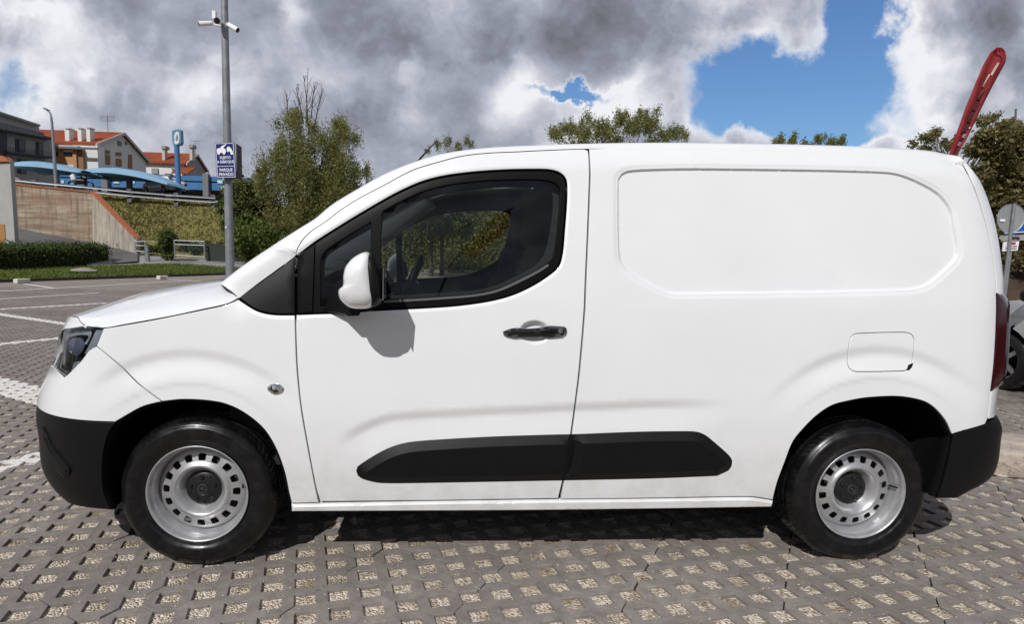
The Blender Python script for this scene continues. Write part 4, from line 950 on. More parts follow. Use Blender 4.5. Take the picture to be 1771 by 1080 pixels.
# far painted lines: thin sheets
def line_sheet(pts, w):
    P3 = [onz(*p)[:2] for p in pts]; V = []; Fc = []
    for k in range(len(P3)-1):
        a, b = P3[k], P3[k+1]; d = (b-a)/np.linalg.norm(b-a); n = np.array([-d[1], d[0]])*w/2; i = len(V)
        V += [(*(a+n), .004), (*(a-n), .004), (*(b-n), .004), (*(b+n), .004)]; Fc.append((i, i+1, i+2, i+3))
    return V, Fc
b = MB()
for k, (pts, w) in enumerate((([(-200, 516), (330, 485.3)], .13), ([(41, 491.5), (92, 498.8)], .14), ([(-200, 531), (171, 507)], .12), ([(283, 483), (350, 487.5)], .13))):
    V, Fc = line_sheet(pts, w); b.add([(x, y, z+.0009*k) for x, y, z in V], Fc)
tag(b.build('road_markings', M_LINE), kind='structure')

# loose chippings on the pavers
bm = bmesh.new(); bmesh.ops.create_icosphere(bm, subdivisions=1, radius=1.); iv = np.array([v_.co[:] for v_ in bm.verts]); it = np.array([[v_.index for v_ in f.verts] for f in bm.faces]); bm.free()
npb = 5200; px__ = rng.uniform(-2.6, 5.2, npb*2); py__ = rng.uniform(-.9, 3.0, npb*2)**1.0; cl_ = rng.uniform(-.5, .5, npb*2)
keep = (np.sin(px__*2.3+1)+np.sin(py__*3.1+px__)+rng.normal(0, 1., npb*2) > .2); px__, py__ = px__[keep][:npb], py__[keep][:npb]; npb = len(px__)
sz = rng.uniform(.0012, .0034, npb)[:, None, None]; V = iv[None]*sz*(1+rng.normal(0, .22, (npb, len(iv), 3)))*[1.2, 1, .7]+np.stack([px__, py__, np.full(npb, .0015)], -1)[:, None]; V = V.reshape(-1, 3); Fp = (it[None]+np.arange(npb)[:, None, None]*len(iv)).reshape(-1, 3)
me = bpy.data.meshes.new('chippings'); me.vertices.add(len(V)); me.vertices.foreach_set('co', V.ravel()); me.loops.add(Fp.size); me.loops.foreach_set('vertex_index', Fp.ravel().astype(np.int32)); me.polygons.add(len(Fp)); me.polygons.foreach_set('loop_start', np.arange(0, Fp.size, 3, dtype=np.int32)); me.update(calc_edges=True)
def chip_fn(t_, b, tc):
    r = t_.new('ShaderNodeNewGeometry').outputs['Random Per Island']; t_.l.new(t_.ramp(r, [(0., (.18, .13, .09)), (.4, (.46, .38, .30)), (1., (.72, .67, .60))]), b.inputs['Base Color'])
tag(obj('chippings', me, mat('stone_chippings', rough=.9, fn=chip_fn)), kind='stuff')
# dry weeds in a few joints
nw = 900; hx = Cn[rng.choice(len(Cn), 60)]; hx = hx[(hx[:, 1] < 3.5)]; k = rng.integers(len(hx), size=nw); P = np.column_stack([hx[k]+rng.normal(0, .014, (nw, 2)), np.full(nw, -.012)])
dd = rng.normal(0, .012, (nw, 3)); dd[:, 2] = rng.uniform(.012, .04, nw); sv = rng.normal(0, 1, (nw, 3)); sv[:, 2] = 0; sv /= np.linalg.norm(sv, axis=1, keepdims=True); sv *= .0012
V = np.stack([P-sv, P+sv, P+dd+sv*.2, P+dd-sv*.2], 1).reshape(-1, 3); me = bpy.data.meshes.new('weeds'); me.vertices.add(len(V)); me.vertices.foreach_set('co', V.ravel()); me.loops.add(len(V)); me.loops.foreach_set('vertex_index', np.arange(len(V), dtype=np.int32)); me.polygons.add(nw); me.polygons.foreach_set('loop_start', np.arange(0, 4*nw, 4, dtype=np.int32)); me.update(calc_edges=True)
tag(obj('weeds', me, mat('dry_weed', (.22, .19, .08), .9)), kind='stuff')
# ============================================================ PLANTING HELPERS
def leaf_fn(cols):
    def f(t_, b, tc):
        g = t_.new('ShaderNodeNewGeometry'); r = g.outputs['Random Per Island']; n = t_.noise(g.outputs['Position'], .9, 3, .6)
        c = t_.ramp(t_.math('ADD', t_.math('MULTIPLY', r, .65), t_.math('MULTIPLY', n, .4)), [(.1, cols[0]), (.5, cols[1]), (.95, cols[2])]); t_.l.new(c, b.inputs['Base Color'])
        tr = t_.new('ShaderNodeBsdfTranslucent', ins={0: t_.mix(1., c, (1.2, 1.3, .7), 'MULTIPLY')}); m = t_.new('ShaderNodeMixShader', ins={0: .28, 1: b.outputs[0], 2: tr.outputs[0]})
        t_.l.new(m.outputs[0], t_.n['Material Output'].inputs[0])
    return f
def leafmat(name, c0, c1, c2): return mat(name, rough=.6, spec=.25, fn=leaf_fn((c0, c1, c2)))
M_WIL = leafmat('willow_leaf', (.080, .088, .024), (.165, .170, .052), (.27, .26, .105))
M_BUSH = leafmat('bush_leaf', (.022, .038, .010), (.060, .086, .022), (.135, .155, .045))
M_OLIVE = leafmat('olive_leaf', (.075, .068, .026), (.155, .135, .055), (.26, .22, .11))
M_GREEN = leafmat('green_leaf', (.035, .060, .012), (.085, .115, .026), (.17, .20, .06))
M_BARK = mat('bark', (.085, .070, .055), .95, bump=(30., .02), var=(12., .3))
def leaves(cent, radii, n, size, aspect=2.2, droop=0., shell=.55, rg=None):
    """n small leaves spread through ellipsoid clumps; returns vertices/faces arrays"""
    rg = rg or rng; cent = np.array(cent, float); radii = np.array(radii, float)
    vol = np.prod(radii, 1)**(2/3); k = rg.choice(len(cent), n, p=vol/vol.sum())
    d = rg.normal(size=(n, 3)); l = np.linalg.norm(d, axis=1, keepdims=True); d = d/l*np.minimum(l, 2.6+.5*rg.random((n, 1)))*.56
    P = cent[k]+d*radii[k]*(.7+.6*shell)
    ax = rg.normal(size=(n, 3)); ax[:, 2] -= droop; ax /= np.linalg.norm(ax, axis=1, keepdims=True)
    sd = np.cross(ax, rg.normal(size=(n, 3))); sd /= np.linalg.norm(sd, axis=1, keepdims=True)
    L_ = size*(.6+.8*rg.random(n))[:, None]; w = L_/aspect
    V = np.stack([P-ax*L_/2, P+sd*w/2, P+ax*L_/2, P-sd*w/2], 1).reshape(-1, 3); Fc = np.arange(4*n).reshape(-1, 4)
    return V, Fc
def fast_mesh(name, V, Fq):
    me = bpy.data.meshes.new(name); V = np.asarray(V, float); Fq = np.asarray(Fq); me.vertices.add(len(V)); me.vertices.foreach_set('co', V.ravel()); me.loops.add(Fq.size); me.loops.foreach_set('vertex_index', Fq.ravel().astype(np.int32))
    me.polygons.add(len(Fq)); me.polygons.foreach_set('loop_start', np.arange(0, Fq.size, Fq.shape[1], dtype=np.int32)); me.update(calc_edges=True); me.validate(); return me
def tree(name, label, cat, base, clumps, n, size, lm, trunk_r=.12, trunks=1, aspect=2.2, droop=.2, group=None, twigs=0, twig_top=None, shell=.55, forks=10):
    """clumps: (x, y, z, rx, ry, rz) world"""
    base = Vector(base); r = empty(name, base); tag(r, label, cat, group)
    cl = np.array(clumps, float); c0 = cl[:, :3]-np.array(base)
    V, Fc = leaves(c0, cl[:, 3:], n, size, aspect, droop, shell)
    obj('crown', fast_mesh('crown', V, Fc), lm, r)
    b = MB(); top = c0[:, 2].max(); mid = c0.mean(0)
    for t_ in range(trunks):
        ox = rng.normal(0, trunk_r*1.6) if trunks > 1 else 0; oy = rng.normal(0, trunk_r*1.6) if trunks > 1 else 0
        fk = Vector((ox*1.8+mid[0]*.2, oy*1.8+mid[1]*.2, min(c0[:, 2].min()*.9+.3, top*.5)))
        b.tube([(ox, oy, -.15), (ox*1.3+rng.normal(0, .03), oy*1.3, fk.z*.5), fk], [trunk_r*1.15, trunk_r*.95, trunk_r*.8], 8)
        for k in rng.choice(len(c0), min(forks, len(c0)), replace=False):
            c = Vector(c0[k]); m = fk.lerp(c, .5)+Vector((rng.normal(0, .12), rng.normal(0, .12), .12)); e = c+Vector((0, 0, cl[k, 5]*.35))
            b.tube([fk, m, e], [trunk_r*.55, trunk_r*.28, trunk_r*.07], 6)
    t2 = b
    if twigs:
        for _ in range(twigs):
            k = rng.integers(len(c0)); c = c0[k]; a = c+rng.normal(0, .35, 3)*cl[k, 3:]; d = np.array([rng.normal(0, .35), rng.normal(0, .35), 1.]); l = cl[k, 5]*rng.uniform(.7, 1.3)
            t2.tube([a, a+d*l*.5, a+d*l+[rng.normal(0, .1), 0, 0]], [.014, .009, .004], 4, cap=False)
        if twig_top is not None:
            for (x, y, z, h, ln) in twig_top:
                a = np.array([x, y, z])-np.array(base); t2.tube([a, a+[ln*.5, 0, h*.6], a+[ln, 0, h]], [.022, .014, .004], 4, cap=False)
                for q in range(9):
                    f = rng.uniform(.15, .95); p = a+np.array([ln*f, 0, h*f]); s_ = rng.choice([-1, 1])*rng.uniform(.15, .4)*(1.2-f); t2.tube([p, p+[s_*.5, rng.normal(0, .1), .25], p+[s_, rng.normal(0, .15), .6*(1.3-f)]], [.009, .006, .003], 4, cap=False)
    b.build('trunk', M_BARK, r, smooth=True)
    return r
def blob_clumps(pix, Y, Yr=1.2, n=1, rr=(.5, .9)):
    """clumps traced in the photo: (x, y, radius_px) at distance plane Y"""
    out = []
    for (x, y, r) in pix:
        R_ = r/F_PX*(Y-CAM[1])
        for _ in range(n):
            c = at(x+rng.normal(0, r*.3), y+rng.normal(0, r*.25), Y+rng.normal(0, Yr)); k = rng.uniform(*rr); out.append((*c, R_*k, R_*k*1.1, R_*k))
    return out
def box_at(b, x0, y0, x1, y1, Y, dpt, m=0, **k):
    a, c = at(x0, y1, Y), at(x1, y0, Y); b.box(((a[0]+c[0])/2, Y+dpt/2, (a[2]+c[2])/2), (abs(c[0]-a[0]), dpt, abs(c[2]-a[2])), m, **k); return b
def flat_poly(b, pts, Y, dpt, m=0): return b.prism([at(x, y, Y) for x, y in pts], (0, dpt, 0), m)

# ============================================================ TERRAIN beyond the car park
def sheet(name, pts, matl, kind='structure', nsub=0, noise=0.):
    """quad strip from two rows of world points"""
    a, b_ = pts; n = len(a); V = list(a)+list(b_); Fc = [(i, i+1, n+i+1, n+i) for i in range(n-1)]
    me = mesh(name, V, Fc)
    if nsub:
        bm = bmesh.new(); bm.from_mesh(me); bmesh.ops.subdivide_edges(bm, edges=bm.edges[:], cuts=nsub, use_grid_fill=True)
        for v_ in bm.verts: v_.co.z += random.gauss(0, noise)
        bm.to_mesh(me); bm.free()
    return tag(obj(name, me, matl), kind=kind)
def grass_fn(c0, c1, c2, sc=1.):
    def f(t_, b, tc):
        pos = t_.new('ShaderNodeNewGeometry').outputs['Position']; n = t_.noise(pos, .55*sc, 5, .65); n2 = t_.noise(pos, 9.*sc, 6, .75)
        c = t_.mix(t_.maprange(n, .35, .65), c0, c1); c = t_.mix(t_.maprange(n2, .45, .72, 0., .4), c, c2); t_.l.new(c, b.inputs['Base Color'])
        t_.l.new(t_.new('ShaderNodeBump', ins={'Height': n2, 'Distance': .02, 'Strength': .5}).outputs[0], b.inputs['Normal'])
    return f
M_LAWN = mat('lawn_grass', rough=.95, spec=.1, fn=grass_fn((.080, .110, .024), (.105, .135, .032), (.14, .145, .05)))
M_BANK = mat('dry_bank_grass', rough=.95, spec=.1, fn=grass_fn((.16, .145, .05), (.20, .17, .065), (.11, .115, .035), .8))
M_PATH = mat('path_concrete', (.26, .25, .24), .9, var=(.8, .2), bump=(40., .004))
M_ASPH = mat('ramp_asphalt', (.105, .10, .098), .9, var=(.5, .25), bump=(60., .004))
k0, k1 = onz(-260, 498), onz(430, 474.6)
dk = (k1-k0)/np.linalg.norm(k1-k0); nk = np.array([-dk[1], dk[0], 0])
if nk[0] > 0: nk = -nk
kb = MB(); kb.prism([k0+[0, 0, -.05], k0+[0, 0, .10], k0+nk*.12+[0, 0, .10], k0+nk*.12+[0, 0, -.05]], k1-k0); tag(kb.build('kerb', mat('kerb_dark', (.055, .05, .045), .9, var=(2., .3))), kind='structure')
for (x, y), lb in (((38, 488.5), 'small white concrete block on the dark kerb where the short parking line ends'), ((281, 481.5), 'small white concrete block on the dark kerb, the one further along near the bonnet')):
    p = onz(x, y+2); o = MB().box((0, 0, .075), (.42, .2, .15), ch=.02).build('kerb_block', mat('white_block', (.6, .58, .55), .8)); o.location = (p[0], p[1], 0); o.rotation_euler = (0, 0, math.atan2(dk[1], dk[0])); tag(o, lb, 'kerb block', 'white blocks on the far kerb')
# far kerb line seen through the cab and to the right
la = [onz(-700, 447, .12), onz(-260, 458, .12), onz(0, 460, .12), onz(205, 458.5, .15), onz(300, 455.5, .30), onz(392, 462.5, .25), onz(460, 470, .20)]
lb_ = [k0+nk*.12+[0, 0, .09]+(k1-k0)*q for q in (-.3, 0, .30, .52, .70, .92, 1.1)]
sheet('lawn', ([tuple(p) for p in lb_], [tuple(p) for p in la]), M_LAWN, nsub=10, noise=.012)
pa = [onz(150, 461, .14), onz(205, 459.5, .15), onz(300, 456.5, .30), onz(392, 463.5, .25), onz(470, 472, .20)]; pb = [at(150, 440, 38.4), at(205, 440, 38.6), at(300, 444.5, 38.8), at(392, 451, 38.8), at(470, 458, 38.8)]
sheet('path', ([tuple(p+[0, 0, .01]) for p in pa], [tuple(p) for p in pb]), M_PATH)
ra = [onz(-40, 457, .12), onz(60, 457, .13), onz(150, 459, .14), at(238, 452, 35.)]; rb_ = [at(-40, 384, 39.6), at(20, 393, 39.6), at(150, 418, 39.4), at(238, 438, 38.6)]
sheet('road', ([tuple(p) for p in ra], [tuple(p) for p in rb_]), M_ASPH)
# dry grass bank, climbing from the path to the upper road
ba = [at(205, 440, 38.6), at(236, 436, 38.6), at(300, 445, 38.8), at(392, 452, 38.8), at(560, 470, 38.8)]
bb = [at(205, 420, 39.6), at(236, 415, 39.6), at(300, 419, 40.), at(392, 424, 40), at(560, 440, 40)]
bc = [at(150, 330, 42.2), at(236, 342, 42.6), at(300, 346, 43.2), at(392, 352, 43.8), at(560, 366, 45)]
sheet('bank_foot', ([tuple(p) for p in ba], [tuple(p) for p in bb]), M_BANK, nsub=6, noise=.03)
sheet('bank', ([tuple(p) for p in bb], [tuple(p) for p in bc]), M_BANK, nsub=20, noise=.035)
ut = [tuple(p+[0, 30, .0]) for p in bc]
sheet('upper_road', ([tuple(at(-300, 300, 43.)), tuple(at(-60, 315, 44.))]+[tuple(p) for p in bc], [tuple(at(-300, 300, 43.)+[0, 45, .2]), tuple(at(-60, 315, 44.)+[0, 45, .2])]+ut), M_ASPH)

# ============================================================ RETAINING WALL
def board_fn(t_, b, tc):
    pos = t_.new('ShaderNodeNewGeometry').outputs['Position']; s_ = t_.new('ShaderNodeSeparateXYZ', ins={0: pos})
    st = t_.new('ShaderNodeVectorMath', operation='MULTIPLY', ins={0: pos, 1: (.22, .22, 3.2)}).outputs[0]; n = t_.noise(st, 1.3, 5, .7); n2 = t_.noise(pos, .6, 5, .65); vt = t_.noise(t_.vm('MULTIPLY', pos, (3., 3., .25)), 1.4, 5, .7)
    c = t_.mix(t_.maprange(n, .38, .62), (.46, .39, .30), (.24, .175, .125)); c = t_.mix(t_.maprange(n2, .45, .68, 0., .75), c, (.30, .17, .11)); c = t_.mix(t_.maprange(vt, .50, .66, 0., .75), c, (.13, .10, .08))
    br = t_.maprange(t_.math('FRACT', t_.math('MULTIPLY', s_.outputs[2], 6.)), 0., .07, 1., 0.); c = t_.mix(t_.math('MULTIPLY', br, .5), c, (.09, .075, .065)); t_.l.new(c, b.inputs['Base Color'])
M_WALL = mat('boarded_concrete', rough=.95, spec=.15, fn=board_fn)
M_TERRA = mat('terracotta', (.42, .14, .065), .85, var=(6., .25))
def board2_fn(t_, b, tc):
    pos = t_.new('ShaderNodeNewGeometry').outputs['Position']; n2 = t_.noise(pos, .7, 5, .65); vt = t_.noise(t_.vm('MULTIPLY', pos, (4., 4., .3)), 1.4, 6, .75)
    c = t_.mix(t_.maprange(n2, .35, .65), (.48, .43, .35), (.36, .32, .27)); c = t_.mix(t_.maprange(vt, .46, .66, 0., .85), c, (.15, .135, .12)); t_.l.new(c, b.inputs['Base Color'])
rw = empty('retaining_wall', at(80, 400, 40)); tag(rw, 'board marked concrete retaining wall with brown stains beside the climbing road', 'wall')
inv_rw = -Vector(rw.location)
def part_of(root, b, name, m_, **k):
    L0 = Vector(root.location); b.V = [tuple(Vector(p)-L0) for p in b.V]; return b.build(name, m_, root, **k)
b = MB()
P0, P1, P2, P3 = at(-60, 311, 40), at(160, 334, 40), at(160, 421, 40), at(-60, 378, 40); b.prism([P0, P1, P2, P3], (0, .4, 0)); part_of(rw, b, 'wall_face', M_WALL)
b = MB(); Q = [at(160, 334, 39.99), at(236, 413, 38.4), at(236, 440, 38.4), at(160, 424, 39.99)]; b.prism(Q, (.1, .35, 0)); part_of(rw, b, 'wing_wall', mat('wing_concrete', rough=.95, spec=.15, fn=board2_fn))
b = MB()
for A_, B_, n in ((P0, P1, 46), (Q[0], Q[1], 26)):
    for k in range(n):
        f = (k+.5)/n; c = A_+(B_-A_)*f+np.array([0, .18, .04]); d = (B_-A_)/np.linalg.norm(B_-A_); ang = math.atan2(-(d[2]), math.hypot(d[0], d[1]))
        b.box(c, (np.linalg.norm(B_-A_)/n*.96, .48, .09), R=Matrix.Rotation(math.atan2(d[1], d[0]), 3, 'Z')@Matrix.Rotation(ang, 3, 'Y'), ch=.02)
part_of(rw, b, 'coping', M_TERRA)
# gate pier at the left edge
gp = empty('gate_pier', at(8, 425, 29)); tag(gp, 'pale rendered pier with an orange panel and tiled cap at the left edge', 'pier')
b = MB(); box_at(b, -60, 278, 17, 428, 29, .3); part_of(gp, b, 'pier_body', mat('pale_render', (.42, .41, .40), .9, var=(1.5, .12)))
b = MB(); flat_poly(b, [(-30, 385), (7, 388), (9, 412), (1, 424), (-30, 426)], 28.97, .05); part_of(gp, b, 'orange_panel', mat('orange_panel', (.42, .20, .07), .7))
b = MB(); flat_poly(b, [(-30, 262), (5, 270), (14, 279), (-30, 281)], 28.9, .5); part_of(gp, b, 'tiled_cap', M_TERRA)

# ============================================================ CRASH BARRIER
M_GALV = mat('galvanised_steel', (.25, .265, .28), .5, metal=.35, var=(8., .2)); M_GALVD = mat('dull_steel', (.15, .15, .155), .55, metal=.4, var=(6., .2))
gr = empty('crash_barrier', at(150, 340, 41)); tag(gr, 'grey metal crash barrier with two rails along the top of the bank', 'barrier')
def rail(px, dy, hgt, name):
    b = MB()
    for k in range(len(px)-1):
        a, c = at(px[k][0], px[k][1]+dy, 41+px[k][2]), at(px[k+1][0], px[k+1][1]+dy, 41+px[k+1][2]); b.prism([a, a+[0, .03, hgt*.5], a+[0, 0, hgt], a+[0, .10, hgt], a+[0, .10, 0]], c-a)
    part_of(gr, b, name, M_GALV)
RL = [(8, 311, 0), (60, 317, 0), (142, 324.5, .3), (223, 333, .8), (304, 339.5, 1.5), (372, 344, 2.)]
rail(RL, 0, .13, 'rail'); rail(RL, 7, .13, 'rail')
for (x, y, dy_) in ((58, 317, 0), (142, 325, .3), (223, 333, .8), (304, 339.5, 1.5), (368, 343, 2.)):
    b = MB(); box_at(b, x-3.2, y-6, x+3.2, y+17, 41.12+dy_, .14); part_of(gr, b, 'post', M_GALVD)
# ============================================================ BUILDINGS on the upper level
M_GLASSD = mat('dark_window', (.015, .017, .02), .12, spec=.6); M_CREAM = mat('cream_render', (.50, .48, .45), .9, var=(.6, .10)); M_GREYR = mat('grey_render', (.30, .30, .29), .9, var=(.6, .12))
M_SLATE = mat('slate_grey', (.055, .056, .06), .8); M_WREND = mat('white_render', (.72, .71, .69), .9, var=(.8, .06)); M_BRICKO = mat('orange_brick', (.50, .27, .13), .9, var=(3., .15)); M_BRICKB = mat('brown_brick', (.27, .15, .08), .9, var=(3., .15))
def roof_fn(t_, b, tc):
    pos = t_.new('ShaderNodeNewGeometry').outputs['Position']; n = t_.noise(pos, .8, 5, .7); s_ = t_.new('ShaderNodeSeparateXYZ', ins={0: pos}); w = t_.math('PINGPONG', t_.math('MULTIPLY', s_.outputs[0], 4.), .5)
    c = t_.mix(t_.maprange(n, .35, .65), (.30, .075, .032), (.21, .052, .025)); c = t_.mix(t_.maprange(t_.noise(pos, 3., 4, .7), .58, .72, 0., .6), c, (.16, .07, .045)); c = t_.mix(t_.maprange(w, 0., .12, .5, 0.), c, (.12, .035, .02)); t_.l.new(c, b.inputs['Base Color'])
M_ROOF = mat('clay_roof', rough=.9, spec=.15, fn=roof_fn)
def Xp(x, Y): return at(x, 430, Y)[0]
def Zp(x, y, Y): return at(x, y, Y)[2]
def quad_on(root, name, m_, P, d, **k):
    b = MB(); b.prism(P, d); return part_of(root, b, name, m_, **k)
# --- apartment block, facade receding to the right
A0 = np.array(at(-70, 300, 55.)); A1 = np.array(at(93, 300, 65.)); fn_n = np.array([A1[1]-A0[1], -(A1[0]-A0[0]), 0]); fn_n /= np.linalg.norm(fn_n)
def hit(x, y, off=0.):
    d = ray(x, y); t_ = ((A0+fn_n*off-CAM)@fn_n)/(d@fn_n); return CAM+d*t_
ap = empty('apartment_building', hit(60, 318)); tag(ap, 'grey apartment block with dark balconies and set back top floor behind the blue sail canopy', 'building')
def face(root, name, m_, px, off=0., dep=.3): return quad_on(root, name, m_, [hit(x, y, off) for x, y in px], -fn_n*dep)
face(ap, 'wall', M_GREYR, [(12, 224), (92, 241), (92, 400), (12, 400)], 0, 14)
face(ap, 'corner_block', M_SLATE, [(-70, 214), (12.5, 223.5), (12.5, 400), (-70, 400)], .5, 13)
face(ap, 'balcony', M_SLATE, [(-70, 204), (70, 233), (92, 238.5), (92, 242), (70, 238), (-70, 213)], .8, 1.2)
face(ap, 'top_floor', mat('pale_cladding', (.36, .36, .355), .8), [(-70, 172), (68, 217), (68, 236), (-70, 212)], -2.5, 8)
face(ap, 'roof', M_GREYR, [(-70, 169.5), (70, 215.5), (70, 218.5), (-70, 173)], -1.9, 9)
for k in range(9): face(ap, 'railing_panel', M_GALVD, [(-6+k*9.2, 209.5+k*2.25), (2.6+k*9.2, 211.5+k*2.25), (2.6+k*9.2, 223+k*1.75), (-6+k*9.2, 221.6+k*1.75)], .85, .05)
face(ap, 'balcony', M_SLATE, [(14, 261.5), (92, 271), (92, 274.5), (14, 265)], .9, 1.2)
for (x0, y0, x1, y1) in ((26.5, 239.8, 43.5, 262), (62, 245, 75, 268), (30, 274.5, 46, 300), (66, 280, 78, 300)):
    w = face(ap, 'window', M_SLATE, [(x0, y0), (x1, y0+2.4), (x1, y1+1.5), (x0, y1)], .04, .1); face(ap, 'window', M_GLASSD, [(x0+(x1-x0)*.38, y0+2.5), (x1-1, y0+3.2), (x1-1, y1+1), (x0+(x1-x0)*.38, y1-.5)], .10, .05)
for k in range(26): 
    xx = 15+k*3; b = MB(); b.prism([hit(xx, 253.5+k*.37, .9), hit(xx+.5, 253.5+k*.37, .9), hit(xx+.5, 263+k*.37, .9), hit(xx, 263+k*.37, .9)], -fn_n*.03)
    if k == 0: allb = MB()
    allb.V += [tuple(v) for v in b.V]; allb.F += [tuple(i+8*k for i in f) for f in b.F]; allb.M += b.M
part_of(ap, allb, 'balcony_railing', M_SLATE)
# --- house helper: gable ends face +X / -X, ridge along X
def house(name, label, x0, x1, y0, y1, zg, ze, zr, ov=.5, wallm=M_WREND, gm=M_GREYR):
    r = empty(name, ((x0+x1)/2, (y0+y1)/2, zg)); tag(r, label, 'house'); yc = (y0+y1)/2
    b = MB(); b.box(((x0+x1)/2-.02, yc, (zg+ze)/2), (x1-x0-.04, y1-y0, ze-zg)); part_of(r, b, 'wall', wallm)
    b = MB(); b.prism([(x1-.02, y0, zg), (x1-.02, y1, zg), (x1-.02, y1, ze), (x1-.02, yc, zr-.12), (x1-.02, y0, ze)], (.25, 0, 0)); part_of(r, b, 'gable_wall', gm)
    b = MB(); h = (zr-ze)/(yc-y0)
    for s_ in (-1, 1):
        ye = yc+s_*(yc-y0+ov); b.prism([(x0-ov, yc, zr), (x0-ov, ye, ze-h*ov), (x0-ov, ye, ze-h*ov+.2), (x0-ov, yc, zr+.2)], (x1-x0+2*ov, 0, 0))
    part_of(r, b, 'roof', M_ROOF)
    b = MB()
    for s_ in (-1, 1):
        ye = yc+s_*(yc-y0+ov); b.prism([(x1+ov, yc, zr-.12), (x1+ov, ye, ze-h*ov-.12), (x1+ov, ye, ze-h*ov+.22), (x1+ov, yc, zr+.22)], (.12, 0, 0))
    part_of(r, b, 'verge_board', M_CREAM); return r
gx = -37.4
hb = house('gabled_house', 'white gabled house with red tiled roof, three white chimneys and an orange brick wing', gx-19, gx, 70., 82., 4.2, Zp(168, 250, 70), Zp(213, 232, 76), gm=mat('gable_render', (.66, .65, .62), .9, var=(.8, .06)))
def gwin(r, x0, y0, x1, y1, m_=M_BRICKB, nm='window'):
    # window on the gable plane X = gx: find depths from the photo columns
    def hy(x, y): d = ray(x, y); t_ = (gx+.26-CAM[0])/d[0]; return CAM+d*t_
    return quad_on(r, nm, m_, [hy(x0, y0), hy(x1, y0+1), hy(x1, y1+1), hy(x0, y1)], (.06, 0, 0))
for q in ((179, 259, 189.5, 265), (200, 263, 209.5, 269)): gwin(hb, *q, nm='shutter')
for q in ((179, 267, 190, 284), (200.5, 274, 210, 287), (222, 267, 228, 291)): gwin(hb, *q)
gwin(hb, 203.5, 243.5, 210, 251.5, M_GLASSD); gwin(hb, 216.5, 245, 219.5, 250, M_GLASSD)
b = MB(); box_at(b, 128, 252.5, 168.3, 300, 68.6, 1.45); part_of(hb, b, 'front_bay', M_WREND)
b = MB(); box_at(b, 84, 256, 131, 302, 68.0, 1.9); part_of(hb, b, 'brick_wing', M_BRICKO)
b = MB(); box_at(b, 131.2, 256.5, 143, 302, 68.2, .6); part_of(hb, b, 'brick_return', M_BRICKB)
b = MB(); box_at(b, 80, 251.8, 134, 255.8, 67.6, 2.4); part_of(hb, b, 'eaves_band', M_CREAM)
for q in ((109.5, 259.5, 124.5, 263, M_WREND, 'shutter'), (110, 263.2, 124, 269.6, M_GLASSD, 'window'), (94, 262, 99.5, 270, M_GLASSD, 'window'), (112, 285.5, 127, 290, M_WREND, 'shutter')):
    b = MB(); box_at(b, *q[:4], 67.93, .08); part_of(hb, b, q[5], q[4])
for (x0, x1, y0) in ((113, 119, 222), (135, 140, 221.5), (150, 155, 221)):
    c = empty('x'); bpy.data.objects.remove(c); b = MB(); box_at(b, x0, y0, x1, 250, 70.4, .9); ch = part_of(hb, b, 'chimney', M_WREND); b = MB(); box_at(b, x0-.7, y0-1., x1+.7, y0+.6, 70.3, 1.1); cc = part_of(hb, b, 'chimney_cap', M_CREAM)
b = MB(); a_ = at(187, 232, 75); b.tube([a_, a_+[0, 0, 2.2]], .035, 5)
for k in range(5): b.tube([a_+[-.9, 0, 1.5+k*.15], a_+[.9, 0, 1.5+k*.15]], .018, 4)
part_of(hb, b, 'roof_antenna', M_GALVD)
b = MB(); box_at(b, 93, 255.4, 168.5, 256.4, 67.5, .2); part_of(hb, b, 'gutter', M_GALVD)
gx2 = -36.6
hc = house('low_house', 'lower white house with red roof and two chimneys behind the blue pole sign', gx2-16, gx2, 93., 101., 4., Zp(338, 283, 93), Zp(345, 268.5, 97), gm=M_GREYR)
for (x0, x1, y0) in ((280.5, 284.5, 253), (328, 332, 251)):
    b = MB(); box_at(b, x0, y0, x1, 277, 93.4, 1.0); part_of(hc, b, 'chimney', M_CREAM); b = MB(); box_at(b, x0-1.2, y0-1, x1+1.6, y0+4, 93.2, 1.4); part_of(hc, b, 'chimney_cap', M_GREYR)
b = MB(); a_ = at(338, 258, 97); b.tube([a_-[0, 0, 1.2], a_+[0, 0, 1.3]], .03, 5); b.tube([a_+[-.8, 0, 1.2], a_+[.8, 0, 1.2]], .02, 4); part_of(hc, b, 'roof_antenna', M_GALVD)
for q in ((262, 291, 273, 300), (296, 290.5, 308, 293), (312, 290.5, 326, 293)):
    b = MB(); box_at(b, *q, 92.8, .3); part_of(hc, b, 'window', M_GREYR)
b = MB(); a_, c_ = at(296, 300, 90.), at(338, 291.5, 92.9); b.prism([a_, [c_[0], a_[1], a_[2]], c_, [a_[0], c_[1], c_[2]]], (0, 0, .15)); part_of(hc, b, 'lean_to_roof', M_ROOF)
